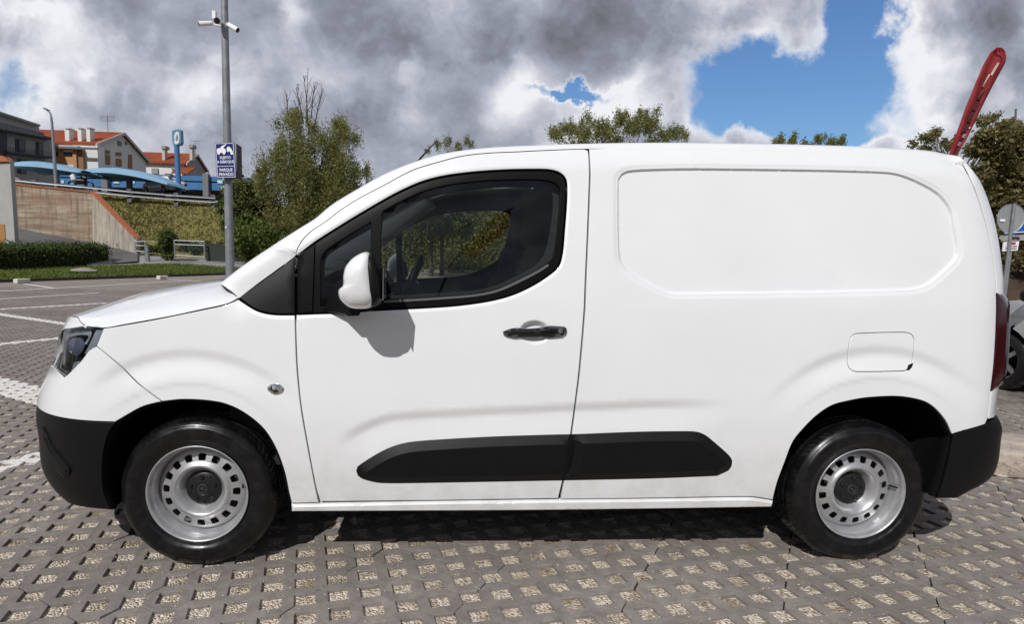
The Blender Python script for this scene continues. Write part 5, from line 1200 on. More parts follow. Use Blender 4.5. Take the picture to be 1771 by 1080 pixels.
# --- long blue forecourt shelter with striped roof
M_BLUE = mat('shelter_blue', (.05, .17, .36), .6, var=(1., .15))
sh = empty('forecourt_shelter', at(270, 330, 56)); tag(sh, 'long blue forecourt shelter with cream striped roof and grey pillars', 'shelter')
b = MB(); box_at(b, 104, 308.5, 470, 321, 56, .4); part_of(sh, b, 'fascia', M_BLUE)
def stripe_fn(t_, b, tc):
    s_ = t_.new('ShaderNodeSeparateXYZ', ins={0: t_.new('ShaderNodeNewGeometry').outputs['Position']}); w = t_.math('FRACT', t_.math('MULTIPLY', t_.math('ADD', s_.outputs[0], t_.math('MULTIPLY', s_.outputs[1], -.5)), 1.55))
    t_.l.new(t_.mix(t_.math('GREATER_THAN', w, .5), (.62, .58, .46), (.09, .09, .09)), b.inputs['Base Color'])
M_STR = mat('striped_roof', rough=.8, fn=stripe_fn)
b = MB(); a_, c_ = at(104, 308, 56), at(470, 308, 56); hz_ = at(104, 298.5, 61.5)[2]-a_[2]; b.prism([a_, a_+[0, 5.5, hz_], a_+[0, 5.5, hz_+.1], a_+[0, 0, .12]], [c_[0]-a_[0], 0, 0]); part_of(sh, b, 'striped_roof', M_STR)
for x in (180, 290, 355, 440): b = MB(); box_at(b, x-4, 300, x+4.5, 340, 55.6, .6); part_of(sh, b, 'pillar', mat('pillar_grey', (.19, .19, .19), .8))
b = MB(); box_at(b, 150, 321, 400, 340, 61, .4); part_of(sh, b, 'back_wall', mat('shed_beige', (.22, .19, .15), .9, var=(.8, .3)))
for (x0, x1) in ((196, 206), (376, 388), (106, 110), (230, 233)): b = MB(); box_at(b, x0, 312, x1, 317, 55.93, .05); part_of(sh, b, 'sign_panel', mat('sign_pale', (.55, .70, .75), .5))
b = MB(); box_at(b, 277, 305.5, 301, 314, 55.5, .1); sp = part_of(sh, b, 'park_sign', mat('sign_cream', (.55, .52, .38), .6))
M_INK = mat('ink_black', (.012, .012, .012), .7)
def text(name, body, loc, size, m_, parent=None, rot=(math.pi/2, 0, 0), ext=.002, off=0., align='CENTER', sx=1.):
    cu = bpy.data.curves.new(name, 'FONT'); cu.body = body; cu.size = size; cu.extrude = ext; cu.offset = off; cu.align_x = align; cu.align_y = 'CENTER'
    t0_ = bpy.data.objects.new(name, cu); COL.objects.link(t0_); me_ = bpy.data.meshes.new_from_object(t0_.evaluated_get(bpy.context.evaluated_depsgraph_get())); bpy.data.objects.remove(t0_)
    t_ = bpy.data.objects.new(name, me_); COL.objects.link(t_); me_.materials.clear(); me_.materials.append(m_); t_.location = loc; t_.rotation_euler = rot; t_.scale = (sx, 1, 1)
    if parent: t_.parent = parent; t_.matrix_parent_inverse = Matrix.Translation(-Vector(parent.matrix_world.translation)) if parent.parent is None else Matrix.Identity(4)
    return t_
p_ = at(292, 310, 55.45); tx = text('lettering', 'PARK', p_-np.array(sh.location), .52, M_INK, None, off=.012); tx.parent = sh
# --- sail canopies
M_SAIL = mat('sail_blue', (.20, .36, .50), .75, var=(.7, .08))
for lab, top, bot, Yc, posts in (('pale blue sail canopy at the far left in front of the grey apartment block', [(9, 285.5), (25, 281), (45, 279), (75, 280), (100, 286), (125, 293), (150, 297.5)], [(150, 299.5), (125, 297.5), (100, 293.5), (70, 289.5), (40, 287.5), (9, 287)], 47., ((143, 296, 325),)),
                                   ('pale blue sail canopy in front of the white gabled house', [(134, 297), (150, 292.5), (172, 290.5), (205, 290.5), (235, 296.5), (262, 304), (292, 317.5)], [(289, 319.5), (255, 310.5), (225, 304), (190, 299.5), (160, 298.5)], 46., ((222, 302, 338),))):
    s_ = empty('sail_canopy', at(top[3][0], 330, Yc)); tag(s_, lab, 'canopy', 'blue sail canopies')
    t_ = np.array([at(x, y, Yc) for x, y in dense(top, False, 6)]); n = len(t_); bb_ = dense(bot, False, 6)[::-1]; bq = np.stack([np.interp(np.linspace(0, 1, n), np.linspace(0, 1, len(bb_)), bb_[:, c]) for c in range(2)], -1); bp = np.array([at(x, y, Yc-.6) for x, y in bq])
    rows = [bp, (bp+t_)/2+[0, -.05, .12], t_, t_+[0, 2.4, .15], t_+[0, 4.8, -.2], bp+[0, 5.4, 0]]
    V = np.vstack(rows); Fc = [(r*n+k, r*n+k+1, ((r+1) % 6)*n+k+1, ((r+1) % 6)*n+k) for r in range(6) for k in range(n-1)]+[tuple(r*n for r in range(6)), tuple(r*n+n-1 for r in range(6))[::-1]]
    me = mesh('sail', V-np.array(s_.location), Fc); o = obj('sail', me, M_SAIL, s_); me.shade_smooth(); me.set_sharp_from_angle(angle=rad(40))
    for (x, y0, y1) in posts:
        b = MB(); box_at(b, x-3, y0, x+3, y1, Yc+1.5, .35); part_of(s_, b, 'post', M_GALVD)
        b = MB(); b.tube([at(x-28, y0+4, Yc+1.6), at(x, y0+2, Yc+1.6), at(x+32, y0+5, Yc+1.6)], .12, 6); part_of(s_, b, 'strut', M_GALVD)
# --- light pole
sl_ = empty('street_light', at(96, 326, 44.)); tag(sl_, 'tall slim grey street light rising behind the crash barrier', 'street light')
b = MB(); b.tube([at(97.5, 326, 44), at(90, 215, 44), at(88.5, 202, 44)], [.13, .085, .08], 10); b.tube([at(88.5, 202, 44), at(87, 195.5, 44), at(82, 190.5, 44), at(79, 188.5, 44)], .06, 8); part_of(sl_, b, 'pole', M_GALV, smooth=True)
b = MB(); flat_poly(b, [(73, 185.8), (77, 186.2), (82.5, 189.3), (81.5, 191), (76, 188.6)], 43.9, .3); part_of(sl_, b, 'lamp_head', M_GALVD)
# --- pole sign
ps = empty('pole_sign', at(309, 335, 49.)); tag(ps, 'tall blue pole sign with a white emblem panel on top', 'sign')
b = MB(); b.tube([at(309.5, 335, 49), at(305.5, 250, 49)], .20, 10); part_of(ps, b, 'pole', M_BLUE, smooth=True)
b = MB(); flat_poly(b, [(297, 228), (300, 225), (309, 223), (312.5, 224.5), (313.5, 246), (311, 250), (301, 252.5), (298.5, 250)], 48.8, .5); part_of(ps, b, 'sign_box', mat('sign_blue', (.10, .24, .38), .5))
b = MB(); flat_poly(b, [(301, 236), (303, 229.5), (306, 227), (309.5, 230), (310.5, 238), (309.5, 247), (305, 250), (300.5, 247.5), (302, 243)], 48.75, .04); em = part_of(ps, b, 'emblem', M_WREND)
b = MB(); flat_poly(b, [(304, 235), (306, 232), (307.5, 236), (306.5, 241), (304.5, 243), (303.5, 240)], 48.7, .04); part_of(ps, b, 'emblem_mark', mat('mark_grey', (.25, .30, .38), .7))
# --- small post on the horizon beside the big willow
hp = MB(); box_at(hp, 632.3, 294, 635.5, 330, 60, .2); tag(hp.build('mast', M_GALVD), 'thin dark mast rising beyond the windscreen pillar, right of the willow', 'mast')

# ============================================================ CARS
M_CARW = mat('car_white', (.75, .76, .77), .3, coat=.6); M_CARS = mat('car_silver', (.52, .53, .53), .32, metal=.35, coat=.7); M_WHEELD = mat('alloy', (.35, .35, .36), .35, metal=.8)
def make_car(name, label, loc, rz, paint, L_=4.15, Wd=1.75, H=1.46, scale=1.):
    """nose towards +X before the turn"""
    r = empty(name, loc, rz); tag(r, label, 'car')
    prof = [(-2.02, .30), (-2.07, .55), (-2.05, .86), (-1.95, .98), (-1.75, 1.22), (-1.35, 1.41), (-.6, 1.46), (.15, 1.42), (.55, 1.26), (1.05, .985), (1.5, .93), (1.88, .80), (2.03, .60), (2.05, .40), (1.98, .22)]
    P = dense([(x, z) for x, z in prof], False, .12); wz = lambda z: np.interp(z, [.2, .6, .95, 1.45], [.90, 1., .955, .70])
    wx = lambda x: 1-.16*np.clip(abs(x)-1.35, 0, 1)**2*2
    ys = np.linspace(-1, 1, 15); V = []
    for (x, z) in P:
        hw = Wd/2*wz(z)*wx(x)
        for y in ys: 
            V.append((x-(abs(y)**3)*.09*np.sign(x)*(abs(x) > 1.2), hw*y, z-(abs(y)**4)*.045))
    n = len(ys); m = len(P); Fc = [(i*n+j, i*n+j+1, (i+1)*n+j+1, (i+1)*n+j) for i in range(m-1) for j in range(n-1)]
    me = mesh('hood_and_roof', V, Fc); me.shade_smooth(); obj('body_shell', me, paint, r)
    for s_ in (-1, 1):       # flank with wheel openings
        loop = [tuple(p) for p in P[::2]]; low = []
        for cxw in (1.28, -1.28):
            low += [(cxw+.37*math.cos(a), .31+.37*math.sin(a)) for a in np.linspace(-.25, math.pi+.25, 18)]
        loop = loop+low; loop = np.array(loop); bm2 = delaunay_2d_cdt([Vector(p) for p in np.vstack([loop, [(x, z) for x in np.arange(-1.9, 1.95, .15) for z in (.3, .45, .6, .75, .9, 1.05, 1.2, 1.32) if pip(np.array([(x, z)]), loop)[0]]])], [(i, (i+1) % len(loop)) for i in range(len(loop))], [], 0, 1e-6)
        V2 = np.array([tuple(p) for p in bm2[0]]); T3 = np.array([tuple(t_) for t_ in bm2[2]]); T3 = T3[pip(V2[T3].mean(1), loop)]
        V3 = [(x-.09*np.sign(x)*(abs(x) > 1.2), s_*Wd/2*wz(z)*wx(x), z-.045*(z > 1.4)) for x, z in V2]
        me = mesh('side', V3, T3); me.shade_smooth(); obj('side_body', me, paint, r)
        for wn in ([(.93, 1.0), (.50, 1.235), (.12, 1.36), (-.28, 1.385), (-.28, .99)], [(-.36, .99), (-.36, 1.385), (-.95, 1.36), (-1.45, 1.22), (-1.62, 1.03)]):
            b = MB(); b.prism([(x, s_*(Wd/2*float(wz(z))+.004), z) for x, z in wn], (0, s_*.006, 0)); b.build('side_window', M_GLASSD, r)
        b = MB(); b.box((.92, s_*(Wd/2+.07), 1.02), (.12, .19, .13), ch=.04); b.build('mirror', M_BLACKS, r, auto=60)
        b = MB(); b.box((-.30, s_*(Wd/2*.985), .82), (.16, .03, .03), ch=.01); b.build('door_handle', paint, r)
        b = MB(); b.box((0, s_*Wd/2*.98, .80), (3.2, .012, .012)); b.build('crease', paint, r)
    b = MB(); b.prism([(.62, -.56, 1.235), (.62, .56, 1.235), (1.03, .66, 1.005), (1.03, -.66, 1.005)], (.02, 0, .03)); b.build('windscreen', M_GLASSD, r)
    b = MB(); b.prism([(-1.42, -.52, 1.40), (-1.42, .52, 1.40), (-1.85, .62, 1.10), (-1.85, -.62, 1.10)], (-.03, 0, .02)); b.build('rear_window', M_GLASSD, r)
    for s_ in (-1, 1):
        b = MB(); b.box((1.86, s_*.60, .68), (.22, .34, .13), ch=.04); b.build('headlight', M_SILV, r); b = MB(); b.box((-2.0, s_*.66, .80), (.12, .22, .20), ch=.03); b.build('tail_light', M_RED, r)
    b = MB(); b.box((0, 0, .30), (3.7, 1.50, .22)); b.build('underbody', M_DARK, r)
    for x in (1.28, -1.28):
        for s_ in (-1, 1):
            w = empty('wheel', (x, s_*(Wd/2-.12), .31)); w.parent = r
            V, Fc = lathe([(.20, -.10), (.27, -.11), (.305, -.09), (.31, -.05), (.31, .05), (.305, .09), (.27, .11), (.20, .10)], 36); me = mesh('tyre', V, Fc); me.shade_smooth(); obj('tyre', me, M_TYRE, w)
            b = MB(); V, Fc = lathe([(.205, s_*.10), (.20, s_*.085), (.185, s_*.08), (.18, s_*.03)], 36); b.add(V, Fc); V, Fc = lathe([(.06, s_*.07), (.05, s_*.085), (.001, s_*.085)], 20); b.add(V, Fc)
            for k in range(5): b.box((.115*math.cos(k*2*math.pi/5), s_*.075, .115*math.sin(k*2*math.pi/5)), (.17, .02, .045), R=Matrix.Rotation(-k*2*math.pi/5, 3, 'Y'))
            b.build('rim', M_WHEELD, w); V, Fc = lathe([(.19, 0), (.001, 0)], 24); obj('brake_disc', mesh('brake_disc', V, Fc), M_DARK, w)
    return r
make_car('parked_car', 'silver hatchback parked in the shade at the right edge beyond the van tail', (7.78, 2.35, 0), math.pi/2-.03, M_CARS)
zt_ = at(10, 312, 46)[2]-.55
make_car('parked_car', 'white car parked under the canopy at the far left behind the barrier', (at(-22, 300, 46.5)[0], 46.5, zt_), 0.0, M_CARW)
zt_ = at(285, 330, 50)[2]-.3
make_car('parked_car', 'white car parked beside the foot of the blue pole sign', (at(279, 318, 50)[0], 50.5, zt_), math.pi*.80, M_CARW)
# motorcycle under the second canopy
mc = empty('motorcycle', at(140, 328, 44.5)); tag(mc, 'dark and white motorcycle parked behind the barrier between the two canopies', 'motorcycle')
for s_ in (-.62, .62):
    b = MB(); b.tube([(s_+.27*math.cos(a), 0, .30+.27*math.sin(a)) for a in np.linspace(0, 2*math.pi, 20)], .06, 6, cap=False); b.build('wheel', M_TYRE, mc)
b = MB(); b.box((0, 0, .55), (.7, .22, .35), ch=.08); b.box((.28, 0, .85), (.4, .2, .22), ch=.08, R=Matrix.Rotation(.4, 3, 'Y')); b.build('body', M_BLACKS, mc)
b = MB(); b.box((-.5, 0, .85), (.35, .28, .45), ch=.1, R=Matrix.Rotation(-.3, 3, 'Y')); b.tube([(-.62, 0, .30), (-.42, 0, 1.05)], .03, 6); b.tube([(-.42, -.3, 1.1), (-.42, .3, 1.1)], .02, 6); b.build('fairing', M_CARW, mc)

# ============================================================ POLE WITH TOW-AWAY SIGN AND CAMERAS
YP = 8.8; pb_ = at(399, 520, YP); px_, pz0 = pb_[0], 0.
pc = empty('camera_pole', (px_, YP, 0)); tag(pc, 'grey steel pole carrying security cameras and the blue tow away sign', 'pole')
b = MB(); b.tube([(0, 0, -.1), (0, 0, 2.9), (0, 0, 6.2)], [.078, .070, .056], 18); b.build('shaft', M_GALV, pc, smooth=True)
MB().box((-.03, -.075, 1.66), (.03, .01, .03)).build('sticker', M_WREND, pc)
MB().tube([(-.06, -.10, 2.58), (-.06, -.06, 2.58)], .045, 14).box((0, -.02, 2.58), (.16, .16, .04)).build('bracket', M_GALV, pc)
sg = empty('tow_sign', (px_-.03, YP-.16, 2.9)); tag(sg, 'dark blue tow away sign with white lettering fixed to the camera pole', 'sign')
cn = [at(x, y, YP-.16) for x, y in ((371, 247), (405.5, 246), (409, 307), (374, 309))]
sw_ = (cn[1][0]-cn[0][0]+cn[2][0]-cn[3][0])/2; shh = (cn[0][2]-cn[3][2]+cn[1][2]-cn[2][2])/2; cc_ = sum(cn)/4; sg.location = cc_
M_NAVY = mat('sign_navy', (.012, .020, .16), .35); M_SWH = mat('sign_white', (.85, .85, .86), .4)
MB().box((0, .010, 0), (sw_, .02, shh), ch=.004).build('board', M_NAVY, sg)
b = MB(); e = .008; q_ = .012
for (x0, z0, x1, z1) in ((-sw_/2+q_, shh/2-q_-e, sw_/2-q_, shh/2-q_), (-sw_/2+q_, -shh/2+q_, sw_/2-q_, -shh/2+q_+e), (-sw_/2+q_, -shh/2+q_+e, -sw_/2+q_+e, shh/2-q_-e), (sw_/2-q_-e, -shh/2+q_+e, sw_/2-q_, shh/2-q_-e), (-sw_/2+q_+e, -.165*shh-e/2, sw_/2-q_-e, -.165*shh+e/2)):
    b.box(((x0+x1)/2, -.0015, (z0+z1)/2), (x1-x0, .003, z1-z0))
b.build('border', M_SWH, sg)
for body, z, sz in (('SUJEITO', .075, .072), ('A REBOQUE', -.045, .072), ('PARQUE', -.275, .082), ('PRIVADO', -.40, .082)):
    t_ = text('lettering', body, (0, -.002, z*shh), sz*shh/.62*.92, M_SWH, None, off=.0010, ext=.0015); t_.parent = sg; t_.scale = (.84, 1, 1)
def sp_(pts): return [(x*sw_, -.001, z*shh) for x, z in pts]
b = MB(); b.prism(sp_([(-.40, .22), (-.41, .30), (-.36, .335), (-.30, .345), (-.23, .345), (-.17, .395), (.08, .46), (.10, .445), (-.02, .385), (-.07, .33), (.04, .32), (.06, .24), (.03, .215)]), (0, -.002, 0)); b.build('tow_truck_symbol', M_SWH, sg)
b = MB(); b.prism(sp_([(.10, .335), (.16, .385), (.26, .375), (.36, .30), (.41, .235), (.39, .20), (.30, .215), (.20, .27), (.12, .29)]), (0, -.002, 0)); b.build('car_symbol', M_SWH, sg)
b = MB()
for (x, z) in ((-.32, .205), (-.05, .205), (.17, .275), (.35, .195)):
    V, Fc = lathe([(.0001, -.001), (.024, -.001), (.024, -.0035), (.0001, -.0035)], 14); b.add([(v_[0]+x*sw_, v_[1], v_[2]+z*shh) for v_ in V], Fc)
b.build('wheel_symbols', M_SWH, sg)
sg.rotation_euler = (0, rad(-2.5), rad(-5))
s2 = MB().box((0, .18, 0), (.012, .34, shh*.97)).build('sign_board', M_SLATE); s2.location = (cc_[0]+sw_/2+.012, YP-.15, cc_[2]); s2.rotation_euler = (0, 0, rad(3)); tag(s2, 'dark grey second sign plate seen nearly edge on behind the tow away sign', 'sign')
# cameras
def bullet(label, loc, direc, ln=.19, r=.042):
    o = empty('security_camera', loc); d = Vector(direc).normalized(); tag(o, label, 'camera', 'security cameras on the pole')
    a = Vector((0, 0, 0)); e = d*ln; b = MB(); b.tube([a-d*.02, a, e, e+d*.012], [r*.5, r*.92, r, r*1.03], 16); b.build('housing', M_SWH, o, auto=50)
    b = MB(); b.tube([e+d*.012, e+d*.02], r*.98, 16); b.tube([e+d*.02, e+d*.026], r*.55, 12); b.build('lens', M_GLOSSB, o, auto=50)
    b = MB(); b.tube([a-d*.02, a-d*.05-Vector((0, 0, .03)), Vector((px_, YP, loc[2]-.02))-Vector(loc)], .016, 6); b.build('arm', M_SWH, o)
zc = at(378, 40, YP)[2]
pL = at(366, 40, YP-.05); bullet('white bullet camera on the pole pointing down to the left', tuple(pL), (-1., -.35, -.22))
pR = at(395, 42, YP-.05); bullet('white bullet camera on the pole pointing down to the right', tuple(pR), (1., -.3, -.62))
pM = at(379.5, 37, YP-.10); bullet('middle bullet camera on the pole, its dark lens facing the van', tuple(pM), (.05, -1., -.25), ln=.13, r=.052)
for nm, lb, (x0, y0, x1, y1) in (('junction_box', 'white upright junction box above the cameras on the pole', (366.5, 18, 372.5, 31.5)), ('junction_box', 'grey junction box beside the cameras on the pole', (387, 33, 392.5, 44.5)), ('junction_box', 'small grey box hanging below the cameras on the pole', (385.5, 46.5, 389.8, 58))):
    b = MB(); box_at(b, x0, y0, x1, y1, YP-.04, .09, ch=.006); cen = np.mean(np.array(b.V), 0); b.V = [tuple(np.array(v_)-cen) for v_ in b.V]; o = b.build(nm, M_SWH if 'white' in lb else M_GALV); o.location = cen; tag(o, lb, 'box', 'boxes on the camera pole')
# ============================================================ RAILINGS by the path
def tubes(root, nm, segs, r, Y, m_=M_GALV):
    for (x0, y0, x1, y1) in segs:
        b = MB(); b.tube([at(x0, y0, Y), at(x1, y1, Y)], r, 8); part_of(root, b, nm, m_, smooth=True)
r1 = empty('railing', at(245, 452, 36)); tag(r1, 'short galvanised railing ending in a thick post beside the ramp', 'railing'); tubes(r1, 'bar', [(232, 418.5, 252, 418), (235, 425, 250, 425.5), (235, 434, 250, 436), (233, 418.5, 236, 436)], .035, 36)
b = MB(); b.tube([at(256, 453, 35.8), at(254, 424, 35.8)], .12, 12); part_of(r1, b, 'post', M_GALV, smooth=True); tubes(r1, 'post', [(252.5, 452, 251, 418)], .05, 35.9)
r2 = empty('railing', at(328, 449, 35.6)); tag(r2, 'galvanised mesh railing panel standing between the shrub and the pole', 'railing'); tubes(r2, 'bar', [(301, 416, 352.5, 418), (302, 423, 353, 425), (303, 441.5, 353.5, 445)], .035, 35.6); tubes(r2, 'post', [(303, 447, 301.5, 416), (355, 451, 353, 418)], .05, 35.6)
b = MB()
for k in range(22): x = 303+k*2.3; b.tube([at(x, 423.5+k*.09, 35.6), at(x+.4, 442+k*.15, 35.6)], .008, 4, cap=False)
part_of(r2, b, 'mesh_infill', M_GALVD)
b = MB(); box_at(b, 357, 424, 470, 452, 35.9, .06); o = b.build('mesh_fence', mat('fence_dark', (.03, .035, .03), .8)); tag(o, 'low dark mesh fence running from the railing behind the pole', 'fence')
# ============================================================ VEGETATION
hd = empty('hedge', (-17.8, 28, .1)); tag(hd, 'clipped dark green hedge along the grass at the left edge', 'hedge')
hl0 = [np.array([-27., 20.5, .1]), np.array([-17.6, 24.6, .1]), np.array([-18.3, 35.2, .25])]
V_, F__ = [], []; nb_ = 0
rgh = np.random.default_rng(5); cls = []
for a, c in ((hl0[0], hl0[1]), (hl0[1], hl0[2])):
    ln = np.linalg.norm(c-a)
    for k in range(int(ln/.32)):
        f = (k+.5)/int(ln/.32); p = a+(c-a)*f; nrm = np.array([-(c-a)[1], (c-a)[0], 0])/ln
        for q in (.1, .6, 1.1):
            for z in (.22, .58, .93): cls.append((*(p+nrm*q+rgh.normal(0, .05, 3)*[1, 1, .6]+[0, 0, z]-np.array(hd.location)), .30, .30, .24))
cls = np.array(cls); V, Fc = leaves(cls[:, :3], cls[:, 3:], 42000, .085, 1.5, 0, .35); obj('foliage', fast_mesh('foliage', V, Fc), M_BUSH, hd)
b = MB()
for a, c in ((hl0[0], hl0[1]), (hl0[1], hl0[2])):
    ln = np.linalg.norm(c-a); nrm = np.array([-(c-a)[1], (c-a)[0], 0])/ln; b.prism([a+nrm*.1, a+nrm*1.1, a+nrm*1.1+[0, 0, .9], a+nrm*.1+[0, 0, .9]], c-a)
part_of(hd, b, 'dark_core', mat('hedge_inside', (.012, .014, .007), 1.))  # solid dark box added inside to keep the hedge opaque
# lawn blades near the kerb
n = 26000; f = rng.random(n); w = rng.random(n); lb3 = np.array(lb_); la3 = np.array([tuple(p) for p in la]); q = np.linspace(0, 1, len(lb3))
p0 = np.stack([np.interp(f, q, lb3[:, c]) for c in range(3)], -1); p1 = np.stack([np.interp(f, q, la3[:, c]) for c in range(3)], -1); P = p0+(p1-p0)*(w**1.3)[:, None]
dd = rng.normal(0, .03, (n, 3)); dd[:, 2] = .05+.06*rng.random(n); sdv = rng.normal(0, 1, (n, 3)); sdv[:, 2] = 0; sdv /= np.linalg.norm(sdv, axis=1, keepdims=True); sdv *= .02
V = np.stack([P-sdv, P+sdv, P+dd+sdv*.2, P+dd-sdv*.2], 1).reshape(-1, 3); tag(obj('grass', fast_mesh('grass', V, np.arange(4*n).reshape(-1, 4)), leafmat('lawn_blade', (.07, .105, .02), (.11, .145, .03), (.18, .19, .06))), kind='stuff')
st_ = MB(); bm = bmesh.new(); bmesh.ops.create_icosphere(bm, subdivisions=2, radius=.5)
for v_ in bm.verts: v_.co = Vector((v_.co.x*1.1*(1+random.gauss(0, .06)), v_.co.y*.7, max(v_.co.z, -.1)*.28*(1+random.gauss(0, .1))))
me = bpy.data.meshes.new('stone'); bm.to_mesh(me); bm.free(); o = obj('stone', me, mat('boulder', (.25, .23, .2), .9)); sp3 = at(145, 469, 23.5); o.location = (sp3[0], sp3[1], sp3[2]); tag(o, 'flat pale stone lying in the grass at the foot of the hedge', 'stone')
# shrub by the railing
tree('shrub', 'rounded yellow green shrub growing beside the mesh railing', 'shrub', at(291, 447, 36.3), blob_clumps([(290, 405, 13), (283, 418, 10), (300, 415, 9), (291, 430, 13), (286, 440, 9), (298, 441, 8)], 36.3, .25, 3, (.45, .7)), 7000, .12, M_GREEN, .05, 3, 1.6, 0)
# weeds along the foot of the bank
wd_ = blob_clumps([(x, 424+(x-200)*.12, 7) for x in range(205, 300, 10)]+[(x, 424+(x-300)*.10, 9) for x in range(306, 400, 9)], 39.3, .4, 2, (.5, .8)); wd_ = np.array(wd_)
V, Fc = leaves(wd_[:, :3], wd_[:, 3:], 9000, .16, 2., 0, .5); tag(obj('undergrowth', fast_mesh('undergrowth', V, Fc), M_BUSH), kind='stuff')
# tufts on the bank
n = 8000; f, w = rng.random(n), rng.random(n); q = np.linspace(0, 1, 5); A_ = np.array([tuple(p) for p in bb]); B_ = np.array([tuple(p) for p in bc]); P = np.stack([np.interp(f, q, A_[:, c]) for c in range(3)], -1)*(1-w[:, None])+np.stack([np.interp(f, q, B_[:, c]) for c in range(3)], -1)*w[:, None]
dd = rng.normal(0, .07, (n, 3)); dd[:, 2] = .05+.08*rng.random(n); sdv = rng.normal(0, 1, (n, 3)); sdv[:, 2] = 0; sdv /= np.linalg.norm(sdv, axis=1, keepdims=True); sdv *= .04
V = np.stack([P-sdv, P+sdv, P+dd+sdv*.3, P+dd-sdv*.3], 1).reshape(-1, 3); tag(obj('dry_grass', fast_mesh('dry_grass', V, np.arange(4*n).reshape(-1, 4)), leafmat('dry_blade', (.135, .12, .042), (.165, .145, .055), (.195, .17, .068))), kind='stuff')

def tallc(*a, **k):
    out = []
    for (x, y, z, rx, ry, rz) in blob_clumps(*a, **k):
        q = rng.uniform(.45, .95); out.append((x+rng.normal(0, rx*.9), y, z+rng.normal(0, rz*.45), rx*q, ry*.7, rz*rng.uniform(.9, 1.6)))
    return out
# big willow left of the windscreen
YW = 19.5
wil = [(500, 210, 20), (520, 200, 15), (545, 225, 24), (590, 215, 18), (600, 235, 20), (575, 250, 28), (530, 260, 30), (490, 250, 26), (475, 280, 26), (510, 300, 36), (560, 300, 36), (600, 285, 28), (620, 300, 16), (595, 330, 32), (545, 350, 42), (490, 350, 40), (470, 320, 26), (455, 300, 12), (580, 390, 40), (520, 410, 45), (465, 400, 36), (610, 350, 24), (500, 440, 40), (560, 440, 40), (480, 370, 34), (530, 380, 40), (590, 380, 36), (450, 440, 30), (540, 300, 40), (560, 330, 40)]
tree('willow', 'tall loose willow with bare twigs on top, left of the windscreen', 'tree', (at(530, 470, YW)[0], YW, .1), tallc(wil, YW, .9, 7, (.36, .7)), 90000, .13, M_WIL, .10, 3, 5.5, .5, twigs=90, shell=.5, forks=14,
     twig_top=[(*at(530, 215, YW), 1.75, .05), (*at(533, 215, YW+.3), 1.5, -.12), (*at(525, 215, YW), 1.2, -.25), (*at(545, 215, YW), 1.15, .25), (*at(498, 215, YW), 1.05, -.02), (*at(512, 220, YW), .7, .02), (*at(538, 205, YW-.2), 1.1, .12)])
fl = [(400, 320, 16), (430, 330, 22), (415, 350, 24), (445, 350, 22), (395, 355, 16), (460, 365, 20), (400, 385, 18), (430, 385, 24)]
eb = tree('elder_bush', 'green bush with white blossom behind the camera pole', 'bush', (at(425, 460, 21)[0], 21., .15), blob_clumps(fl, 21., .6, 4, (.4, .65)), 16000, .14, M_BUSH, .07, 3, 1.7, .1)
bl = np.array(blob_clumps([(392, 310, 5), (402, 318, 4), (425, 326, 6), (437, 332, 5), (433, 345, 4), (410, 331, 4), (448, 338, 5), (455, 344, 3), (386, 325, 4), (420, 310, 3)], 20.3, .15, 2, (.3, .6)))
V, Fc = leaves(bl[:, :3]-np.array(eb.location), bl[:, 3:], 420, .10, 1.1, 0, .5); obj('blossom', fast_mesh('blossom', V, Fc), mat('blossom_cream', (.62, .62, .48), .8), eb)
tree('bush', 'dense green bush low behind the camera pole and bonnet', 'bush', (at(440, 470, 18)[0], 18., .1), blob_clumps([(420, 405, 26), (450, 410, 28), (480, 420, 24), (430, 435, 26), (460, 445, 24), (500, 430, 22), (410, 430, 16)], 18., .6, 4, (.45, .7)), 20000, .11, M_GREEN, .06, 3, 2., .1)
# trees beyond the van roof
YR = 38.
tree('tree', 'feathery tree behind the middle of the van roof, widest of those above it', 'tree', (at(1065, 480, YR)[0], YR, 0), tallc([(965, 232, 18), (985, 222, 18), (1010, 232, 20), (1030, 215, 20), (1050, 228, 24), (1075, 205, 20), (1095, 225, 24), (1115, 198, 14), (1125, 215, 20), (1150, 232, 18), (1175, 232, 14), (1000, 262, 30), (1060, 262, 34), (1120, 262, 34), (1165, 265, 24), (1050, 320, 50), (1120, 330, 50)], YR, 1.8, 15, (.22, .5)), 62000, .17, M_WIL, .16, 2, 4.2, .3, twigs=60, shell=.5, group=None)
tree('tree', 'low pale tree top just showing over the rear of the van roof', 'tree', (at(1405, 480, YR)[0], YR, 0), tallc([(1350, 247, 14), (1372, 243, 14), (1398, 250, 14), (1413, 240, 12), (1436, 250, 14), (1455, 245, 12), (1400, 280, 34), (1430, 300, 40), (1370, 300, 34)], YR, 1.6, 12, (.22, .5)), 20000, .18, M_WIL, .14, 2, 3.5, .3, twigs=25)
tree('tree', 'thin yellowish tree top showing above the windscreen end of the roof', 'tree', (at(905, 480, YR)[0], YR, 0), tallc([(760, 250, 12), (775, 245, 12), (795, 250, 12), (812, 246, 10), (785, 275, 20), (740, 262, 8)], YR, 1.0, 3, (.3, .6)), 1500, .20, M_WIL, .14, 1, 4.2, .3, twigs=30, forks=6)
